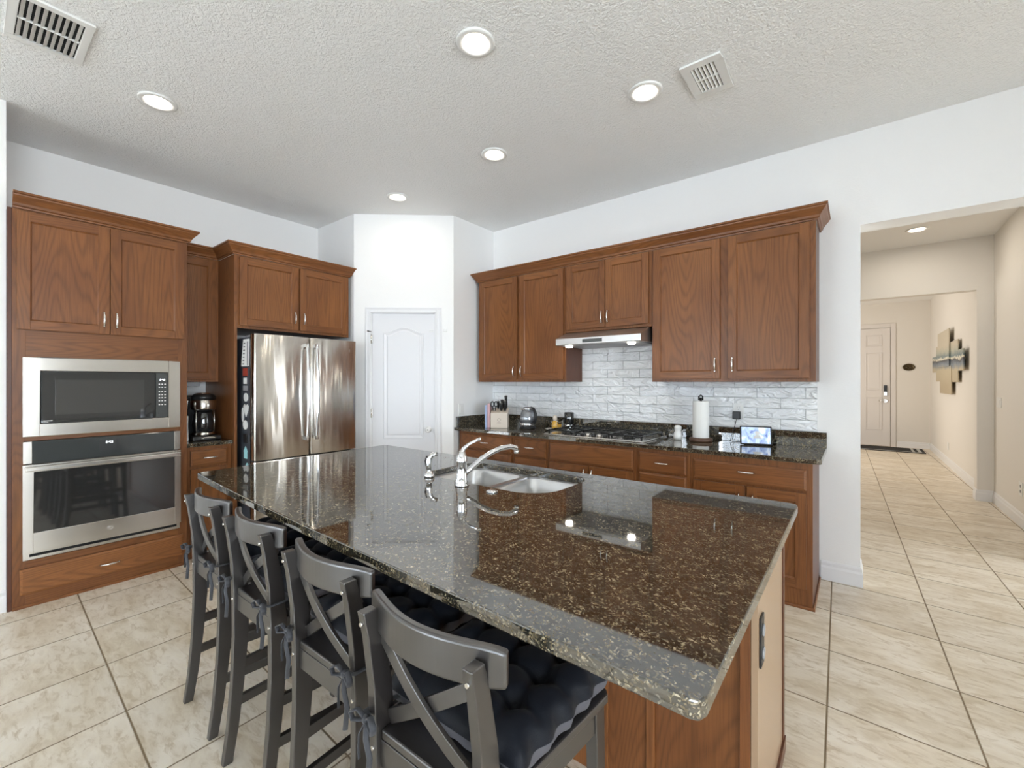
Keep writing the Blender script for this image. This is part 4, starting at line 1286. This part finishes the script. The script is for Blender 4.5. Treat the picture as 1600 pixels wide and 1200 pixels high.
# ---- worktop items --------------------------------------------------------------
Z0 = 0.9145
KR = Matrix.Rotation(math.radians(33), 3, 'Z')
def TL(cx, cy):
    c_ = Vector((cx, cy, Z0))
    def f(a, b, c):
        p = KR @ Vector((a, b, c)) + c_
        return (p.x, p.y, p.z)
    return f
TKB = TL(-2.815, 3.395)
tag(MB(TKB).box(-0.142, -0.120, -0.055, 0.085, 0.0005, 0.225).build('cookbook', BLUE, bevel=0.001), 'pale blue spine of a thin cookbook, leftmost item on the back worktop', 'book', 'cookbooks beside the knife block')
bk = MB(TKB).box(-0.1185, -0.092, -0.05, 0.09, 0.0005, 0.240).build('cookbook', PINK, bevel=0.001)
tag(bk, 'pink patterned cookbook between the pale blue book and the knife block', 'book', 'cookbooks beside the knife block')
t = thing('knife_block', 'pale wood knife block at the left end of the worktop', 'knife block', TKB(0, 0, 0))
m = MB(TKB); m.prism([(-0.060, 0.0), (0.075, 0.0), (0.075, 0.195), (-0.060, 0.150)], -0.085, 0.085, 0)
kb = m.build('block', LIGHTW, t, 0.003)
m = MB(TKB); m.tube([(0.016 * math.cos(a / 8 * 2 * PI), -0.0602, 0.082 + 0.014 * math.sin(a / 8 * 2 * PI)) for a in range(9)], 0.0013, 6)
m.build('burned_emblem', DARKW, kb)
MB(TKB).box(-0.020, 0.018, -0.0612, -0.0600, 0.050, 0.055).build('emblem_bar', DARKW, kb)
knives = [(0.062, 0.035, 0.184, 0.125, 'tallest black-handled knife at the right of the knife block'), (0.022, 0.035, 0.184, 0.085, 'black-handled knife at the back centre of the knife block'),
          (0.056, -0.030, 0.163, 0.100, 'black-handled knife at the front right of the knife block'), (0.020, -0.030, 0.163, 0.075, 'black-handled knife at the front centre of the knife block'),
          (-0.018, 0.035, 0.184, 0.070, 'short black-handled knife beside the scissors at the back of the block')]
for a, b, z, L, lb in knives:
    t2 = thing('kitchen_knife', lb, 'knife', TKB(a, b, z), 'knives in the knife block')
    d = Vector((0, -0.22, 0.975)).normalized()
    p0 = Vector((a, b, z)) + d * 0.010; p1 = p0 + d * L
    MB(TKB).tube([p0, p0 + d * L * 0.3, p0 + d * L * 0.8, p1], [0.009, 0.012, 0.011, 0.013], 10, 0, 1.3).build('handle', BLACKP, t2)
    MB(TKB).cyl(p1, p1 + d * 0.004, 0.009).build('end_cap', NICKEL, t2)
    MB(TKB).cyl(p0 - d * 0.012, p0, 0.008, 10).build('bolster', NICKEL, t2)
t2 = thing('kitchen_scissors', 'black-handled scissors standing in the left of the knife block', 'scissors', TKB(-0.052, -0.02, 0.165))
for q in (-1, 1):
    cx = -0.052 + q * 0.018
    pts = [(cx + 0.015 * math.cos(a / 14 * 2 * PI), -0.035, 0.235 + 0.026 * math.sin(a / 14 * 2 * PI)) for a in range(15)]
    MB(TKB).tube(pts, 0.006, 8).build('finger_loop', BLACKP, t2)
    MB(TKB).cyl((-0.052 + q * 0.005, -0.024, 0.170), (cx, -0.035, 0.212), 0.007, 10).build('shank', BLACKP, t2)
MB(TKB).cyl((-0.052, -0.022, 0.1665), (-0.052, -0.026, 0.184), 0.010, 10).build('pivot', NICKEL, t2)

# kettle
kx, ky = -2.545, 3.50
t = thing('electric_kettle', 'glass and steel electric kettle with black curved handle', 'kettle', (kx, ky, Z0))
MB().lathe([(0.080, 0), (0.080, 0.014), (0.070, 0.020)], (kx, ky, Z0), 32).build('power_base', BLACKP, t)
m = MB(); m.lathe([(0.075, 0.0), (0.078, 0.02), (0.078, 0.036)], (kx, ky, Z0 + 0.021), 32); m.build('steel_foot', CHROME, t)
m = MB(); m.lathe([(0.077, 0), (0.079, 0.04), (0.070, 0.09), (0.056, 0.125)], (kx, ky, Z0 + 0.057), 32); m.build('glass_body', plain('smoky_kettle_glass', (0.30, 0.31, 0.33, 1), 0.05, 0.6), t)
m = MB(); m.lathe([(0.056, 0), (0.054, 0.015), (0.046, 0.026), (0.02, 0.030)], (kx, ky, Z0 + 0.182), 32); m.prism([(kx - 0.075, ky - 0.012), (kx - 0.05, ky - 0.025), (kx - 0.04, ky), (kx - 0.05, ky + 0.025), (kx - 0.075, ky + 0.012)], Z0 + 0.175, Z0 + 0.198); m.build('lid', CHROME, t)
m = MB(); m.tube([(kx + 0.045, ky - 0.01, Z0 + 0.205), (kx + 0.085, ky - 0.02, Z0 + 0.195), (kx + 0.115, ky - 0.028, Z0 + 0.15), (kx + 0.115, ky - 0.028, Z0 + 0.10), (kx + 0.095, ky - 0.022, Z0 + 0.055), (kx + 0.070, ky - 0.015, Z0 + 0.045)], [0.010, 0.013, 0.013, 0.012, 0.011, 0.009], 12, 0, 1.3); m.build('handle', BLACKP, t)

# oil bottle on a dish, grinder, cup
dx, dy = -2.235, 3.50
tag(MB().lathe([(0.045, 0), (0.05, 0.004), (0.085, 0.016), (0.088, 0.019), (0.082, 0.018), (0.045, 0.007), (0.01, 0.006)], (dx, dy, Z0), 32).build('ceramic_dish', CERAM), 'shallow white dish under the oil bottle', 'dish')
t = thing('oil_bottle', 'small golden oil bottle with metal clip top on the white dish', 'bottle', (dx, dy, Z0 + 0.008))
MB().lathe([(0.028, 0), (0.030, 0.004), (0.030, 0.060), (0.024, 0.075), (0.014, 0.083)], (dx, dy + 0.01, Z0 + 0.008), 24).build('glass_body', GOLD, t)
MB().lathe([(0.014, 0), (0.020, 0.006), (0.021, 0.03), (0.019, 0.045), (0.008, 0.052)], (dx, dy + 0.01, Z0 + 0.091), 24).build('stopper', LIGHTW, t)
m = MB()
for s in (-1, 1): m.tube([(dx + s * 0.031, dy, Z0 + 0.03), (dx + s * 0.030, dy - 0.01, Z0 + 0.07), (dx + s * 0.022, dy, Z0 + 0.10)], 0.0018, 6)
m.tube([(dx - 0.031, dy, Z0 + 0.05), (dx, dy - 0.025, Z0 + 0.045), (dx + 0.031, dy, Z0 + 0.05)], 0.0018, 6)
m.build('wire_clip', NICKEL, t)
t = thing('small_jar', 'small amber jar beside the oil bottle', 'jar', (-2.262, 3.625, Z0))
MB().lathe([(0.022, 0), (0.024, 0.004), (0.024, 0.050)], (-2.262, 3.625, Z0), 20).build('glass_body', GOLD, t)
MB().lathe([(0.025, 0), (0.025, 0.016), (0.02, 0.018)], (-2.262, 3.625, Z0 + 0.0502), 20).build('lid', BRONZE, t)
gx, gy = -2.175, 3.668
t = thing('coffee_grinder', 'tall black cylinder grinder with shiny base behind the cooktop corner', 'grinder', (gx, gy, Z0))
MB().lathe([(0.040, 0), (0.043, 0.004), (0.040, 0.055)], (gx, gy, Z0), 24).build('clear_base', CHROME, t)
MB().lathe([(0.044, 0), (0.046, 0.004), (0.046, 0.105), (0.042, 0.110), (0.01, 0.111)], (gx, gy, Z0 + 0.0552), 24).build('black_body', BLACKG, t)

# salt shaker, paper towel holder
tag(MB().lathe([(0.026, 0), (0.032, 0.006), (0.034, 0.03), (0.029, 0.055), (0.022, 0.070), (0.027, 0.085), (0.027, 0.100), (0.018, 0.112), (0.004, 0.115)], (-1.115, 3.56, Z0), 28).build('salt_shaker', CERAM), 'white ceramic shaker left of the paper towel', 'shaker')
px, py = -0.945, 3.57
t = thing('paper_towel_holder', 'dark round wooden paper towel stand with black knob', 'paper towel holder', (px, py, Z0))
MB().lathe([(0.082, 0), (0.085, 0.006), (0.085, 0.020), (0.078, 0.028)], (px, py, Z0), 32).build('base', DARKW, t)
MB().cyl((px, py, Z0 + 0.028), (px, py, Z0 + 0.335), 0.008).build('rod', BLACKP, t)
m = MB(); m.tube([(px - 0.014, py, Z0 + 0.315), (px - 0.014, py, Z0 + 0.345), (px, py, Z0 + 0.355), (px + 0.014, py, Z0 + 0.345), (px + 0.014, py, Z0 + 0.315)], 0.006, 8); m.build('top_loop', BLACKP, t)
m = MB()
nn = 40; prof = []
rp = [(0.0105, 0.0), (0.058, 0.0), (0.059, 0.004), (0.059, 0.276), (0.057, 0.280), (0.0105, 0.280), (0.0105, 0.0)]
m.lathe(rp[:-1], (px, py, Z0 + 0.029), nn)
tag(m.build('paper_towel_roll', PAPER), 'white paper towel roll on the dark stand', 'paper towel')

# outlet with charger and cord, smart display
ox = -0.715
t = thing('wall_outlet', 'white double outlet on the backsplash above the smart display', 'outlet', (ox, WB - 0.009, 1.10))
MB().box(ox - 0.037, ox + 0.037, WB - 0.0145, WB - 0.0092, 1.088, 1.205).build('cover_plate', WHITEP, t, 0.002)
m = MB()
m.lathe([(0.017, 0), (0.016, 0.0025)], (ox, WB - 0.0145, 1.172), 20, 0, True, (0, -1, 0)); m.build('socket_face', WHITEP, t)
m = MB(); m.box(ox - 0.008, ox - 0.0055, WB - 0.0180, WB - 0.0168, 1.168, 1.180); m.box(ox + 0.0055, ox + 0.008, WB - 0.0180, WB - 0.0168, 1.168, 1.180); m.box(ox - 0.002, ox + 0.002, WB - 0.0180, WB - 0.0168, 1.158, 1.163); m.build('socket_slot', BLACKP, t)
t = thing('power_adapter', 'black plug adapter in the lower socket, with thin black cord', 'charger', (ox - 0.012, WB - 0.03, 1.09))
MB().box(ox - 0.034, ox + 0.020, WB - 0.055, WB - 0.0148, 1.085, 1.145).build('adapter_body', BLACKP, t, 0.006)
m = MB(); m.tube([(ox - 0.008, WB - 0.04, 1.086), (ox - 0.014, WB - 0.045, 1.05), (ox - 0.035, WB - 0.055, 0.97), (ox - 0.045, WB - 0.07, 0.922), (ox - 0.02, WB - 0.09, 0.9185), (ox + 0.04, WB - 0.07, 0.9185), (ox + 0.075, WB - 0.062, 0.925)], 0.0022, 8); m.build('cord', BLACKP, t)
DR = Matrix.Rotation(math.radians(14), 3, 'Z') @ Matrix.Rotation(math.radians(-18), 3, 'X')
dc = Vector((-0.568, 3.575, Z0))
def TDS(a, b, c):
    p = DR @ Vector((a, b, c)) + dc
    return (p.x, p.y, p.z + 0.004)
t = thing('smart_display', 'black-framed smart display leaning at the right end of the worktop', 'display', tuple(dc))
MB(TDS).box(-0.102, 0.102, 0.0, 0.012, 0.0, 0.138).build('frame', BLACKP, t, 0.005)
MB(TDS).box(-0.092, 0.092, -0.0008, 0.0002, 0.010, 0.128).build('screen', SCREEN, t)
MB(TDS).lathe([(0.016, 0), (0.016, 0.0006)], (0.010, -0.0009, 0.085), 20, 0, True, (0, -1, 0)).prism([(-0.020, 0.045), (0.040, 0.045), (0.026, 0.070), (-0.006, 0.070)], -0.0015, -0.0009, 1).build('picture_figure', WHITEP, t)
m = MB(TDS); m.prism([(0.0125, 0.01), (0.070, 0.022), (0.060, 0.03), (0.020, 0.09), (0.0125, 0.09)], -0.075, 0.075, 0); m.build('rear_speaker', BLACKP, t, 0.004)

# switch plate on the pantry cheek wall
t = thing('light_switch', 'white rocker light switch on the wall left of the back worktop', 'light switch', (-3.2, 3.235, 1.02))
MB().box(-3.1998, -3.194, 3.195, 3.272, 1.030, 1.148).build('cover_plate', WHITEP, t, 0.002)
MB().box(-3.194, -3.190, 3.217, 3.250, 1.055, 1.123).build('rocker', WHITEP, t, 0.001)

# ---- ceiling fixtures --------------------------------------------------------
cans = [(-3.29, 0.765, CZ, 'recessed ceiling light above the wall oven, far left'),
        (-1.482, 1.60, CZ, 'recessed ceiling light over the middle of the island, topmost in view'),
        (-0.961, 2.476, CZ, 'recessed ceiling light left of the small ceiling vent'),
        (-2.10, 2.47, CZ, 'recessed ceiling light in the middle of the kitchen ceiling'),
        (-3.275, 2.50, CZ, 'recessed ceiling light in front of the pantry'),
        (0.525, 6.55, CZ, 'recessed ceiling light in the hall beyond the opening')]
for i, (x, y, z, lb) in enumerate(cans):
    t = thing('recessed_light', lb, 'ceiling light', (x, y, z), 'recessed ceiling lights')
    MB().lathe([(0.096, -0.0005), (0.096, -0.006), (0.088, -0.011), (0.068, -0.009), (0.062, -0.003), (0.062, -0.0005)], (x, y, z), 40).build('trim_ring', WHITEP, t)
    MB().lathe([(0.0615, -0.0010), (0.0615, -0.0035)], (x, y, z), 40).build('diffuser', LAMP, t)
    l = bpy.data.lights.new('lamp', 'AREA'); l.shape = 'DISK'; l.size = 0.12; l.energy = 0.9 if y < 4 else 4; l.color = (1.0, 0.92, 0.80)
    o = bpy.data.objects.new('lamp', l); C.objects.link(o); o.parent = t; o.location = (0, 0, -0.006)


def vent(name, label, cx, cy, wx, wy, rot, rows, n, m0=0.03):
    R = Matrix.Rotation(rot, 3, 'Z')
    def TV(a, b, c):
        p = R @ Vector((a, b, 0)); return (cx + p.x, cy + p.y, CZ + c)
    t = thing(name, label, 'vent', (cx, cy, CZ))
    m = MB(TV)
    m.box(-wx / 2, wx / 2, -wy / 2, -wy / 2 + m0, -0.012, -0.0006); m.box(-wx / 2, wx / 2, wy / 2 - m0, wy / 2, -0.012, -0.0006)
    m.box(-wx / 2, -wx / 2 + m0, -wy / 2 + m0, wy / 2 - m0, -0.012, -0.0006); m.box(wx / 2 - m0, wx / 2, -wy / 2 + m0, wy / 2 - m0, -0.012, -0.0006)
    iw = wy - 2 * m0
    for r in range(1, rows):
        y = -wy / 2 + m0 + iw * r / rows
        m.box(-wx / 2 + m0, wx / 2 - m0, y - 0.004, y + 0.004, -0.012, -0.0006)
    m.build('grille_frame', WHITEP, t, 0.003)
    MB(TV).box(-wx / 2 + m0, wx / 2 - m0, -wy / 2 + m0, wy / 2 - m0, -0.0015, -0.0007).build('duct_shade_sheet', SHADOWB, t)  # flat black sheet in place of the duct's inner shade
    il = wx - 2 * m0
    for r in range(rows):
        ya_ = -wy / 2 + m0 + iw * r / rows + 0.004; yb_ = ya_ + iw / rows - 0.008
        for k in range(n):
            xa = -wx / 2 + m0 + il * (k + 0.15) / n
            m = MB(TV)
            m.add([(xa, ya_, -0.013), (xa + il / n * 0.62, ya_, -0.004), (xa + il / n * 0.62, yb_, -0.004), (xa, yb_, -0.013), (xa, ya_, -0.0115), (xa + il / n * 0.62, ya_, -0.0025), (xa + il / n * 0.62, yb_, -0.0025), (xa, yb_, -0.0115)],
                  [(0, 1, 2, 3), (4, 5, 6, 7), (0, 1, 5, 4), (1, 2, 6, 5), (2, 3, 7, 6), (3, 0, 4, 7)])
            m.build('louvre', WHITEP, t)
    return t


vent('supply_vent', 'small white supply vent in the ceiling, right of the lights', -0.645, 2.562, 0.205, 0.32, 0.0, 2, 6, 0.045)
vent('return_grille', 'larger white slatted ceiling grille at the top left corner', -3.02, 0.29, 0.27, 0.40, PI / 2, 2, 9, 0.032)

# ---- hall details ----------------------------------------------------------------
t = thing('wall_art', 'stepped metal-panel abstract wall art in the foyer', 'wall art', (1.15, 10.0, 1.18))
AX = 1.188
for i, (ya_, yb_, za, zb, dd) in enumerate([(10.98, 11.69, 1.55, 1.84, 0.020), (10.62, 11.08, 1.38, 2.00, 0.030), (9.56, 10.75, 1.62, 2.21, 0.045), (9.42, 10.58, 1.18, 1.625, 0.035), (8.92, 9.56, 1.37, 1.99, 0.028), (8.42, 8.93, 1.53, 1.83, 0.040)]):
    MB().box(AX - dd - 0.012, AX - dd, ya_, yb_, za, zb).box(AX - dd, AX - 0.0005, (ya_ + yb_) / 2 - 0.03, (ya_ + yb_) / 2 + 0.03, (za + zb) / 2 - 0.1, (za + zb) / 2 + 0.1).build('metal_panel', ART, t, 0.001)
t = thing('oval_plaque', 'small dark bronze oval plaque beside the front door', 'plaque', (0.86, FRONTY, 1.62))
MB().lathe([(1.0, 0), (1.0, 0.012), (0.86, 0.018), (0.80, 0.012), (0.05, 0.012)], (0, 0, 0), 36).build('plaque_body', BRONZE)
pl = bpy.data.objects['plaque_body']
pl.parent = t; pl.location = (0, -0.001, 0.06); pl.rotation_euler = (PI / 2, 0, 0); pl.scale = (0.098, 0.072, 1.0)
MB().ball((0.83, FRONTY - 0.014, 1.675), 0.028, 0, 12, 0.8).ball((0.885, FRONTY - 0.014, 1.675), 0.028, 0, 12, 0.8).build('plaque_relief', BRONZE, t)
t = thing('door_mat', 'black door mat with pale stripes at the front door', 'mat', (0.2, 11.9, 0))
MB().box(-0.75, 1.05, 11.45, 12.15, 0.0, 0.012).build('mat_body', MATG, t, 0.003)
m = MB()
m.box(0.86, 0.90, 11.46, 12.14, 0.012, 0.0135); m.box(-0.74, 1.04, 11.49, 11.53, 0.012, 0.0135); m.box(0.95, 1.00, 11.55, 12.10, 0.012, 0.0135)
m.build('mat_stripe', MATW, t)
t = thing('light_switch', 'cream light switch plate on the hall right wall', 'light switch', (1.235, 7.1, 1.15))
MB().box(1.229, 1.2348, 7.0, 7.19, 1.09, 1.20).build('cover_plate', WHITEP, t, 0.002)
MB().box(1.225, 1.229, 7.03, 7.16, 1.115, 1.175).build('rocker', WHITEP, t, 0.001)
t = thing('wall_outlet', 'white outlet low on the hall right wall', 'outlet', (1.235, 6.275, 0.35))
MB().box(1.229, 1.2348, 6.22, 6.33, 0.29, 0.42).build('cover_plate', WHITEP, t, 0.002)
m = MB()
for z in (0.33, 0.38): m.lathe([(0.015, 0), (0.014, 0.003)], (1.229, 6.275, z), 16, 0, True, (-1, 0, 0))
m.build('socket_face', GREYP, t)
t = thing('wall_outlet', 'cream outlet low on the foyer wall below the art', 'outlet', (1.19, 10.1, 0.3))
MB().box(1.184, 1.1898, 10.05, 10.18, 0.26, 0.38).build('cover_plate', WHITEP, t, 0.002)
MB().box(1.182, 1.184, 10.09, 10.14, 0.29, 0.35).build('socket_face', WHITEP, t)
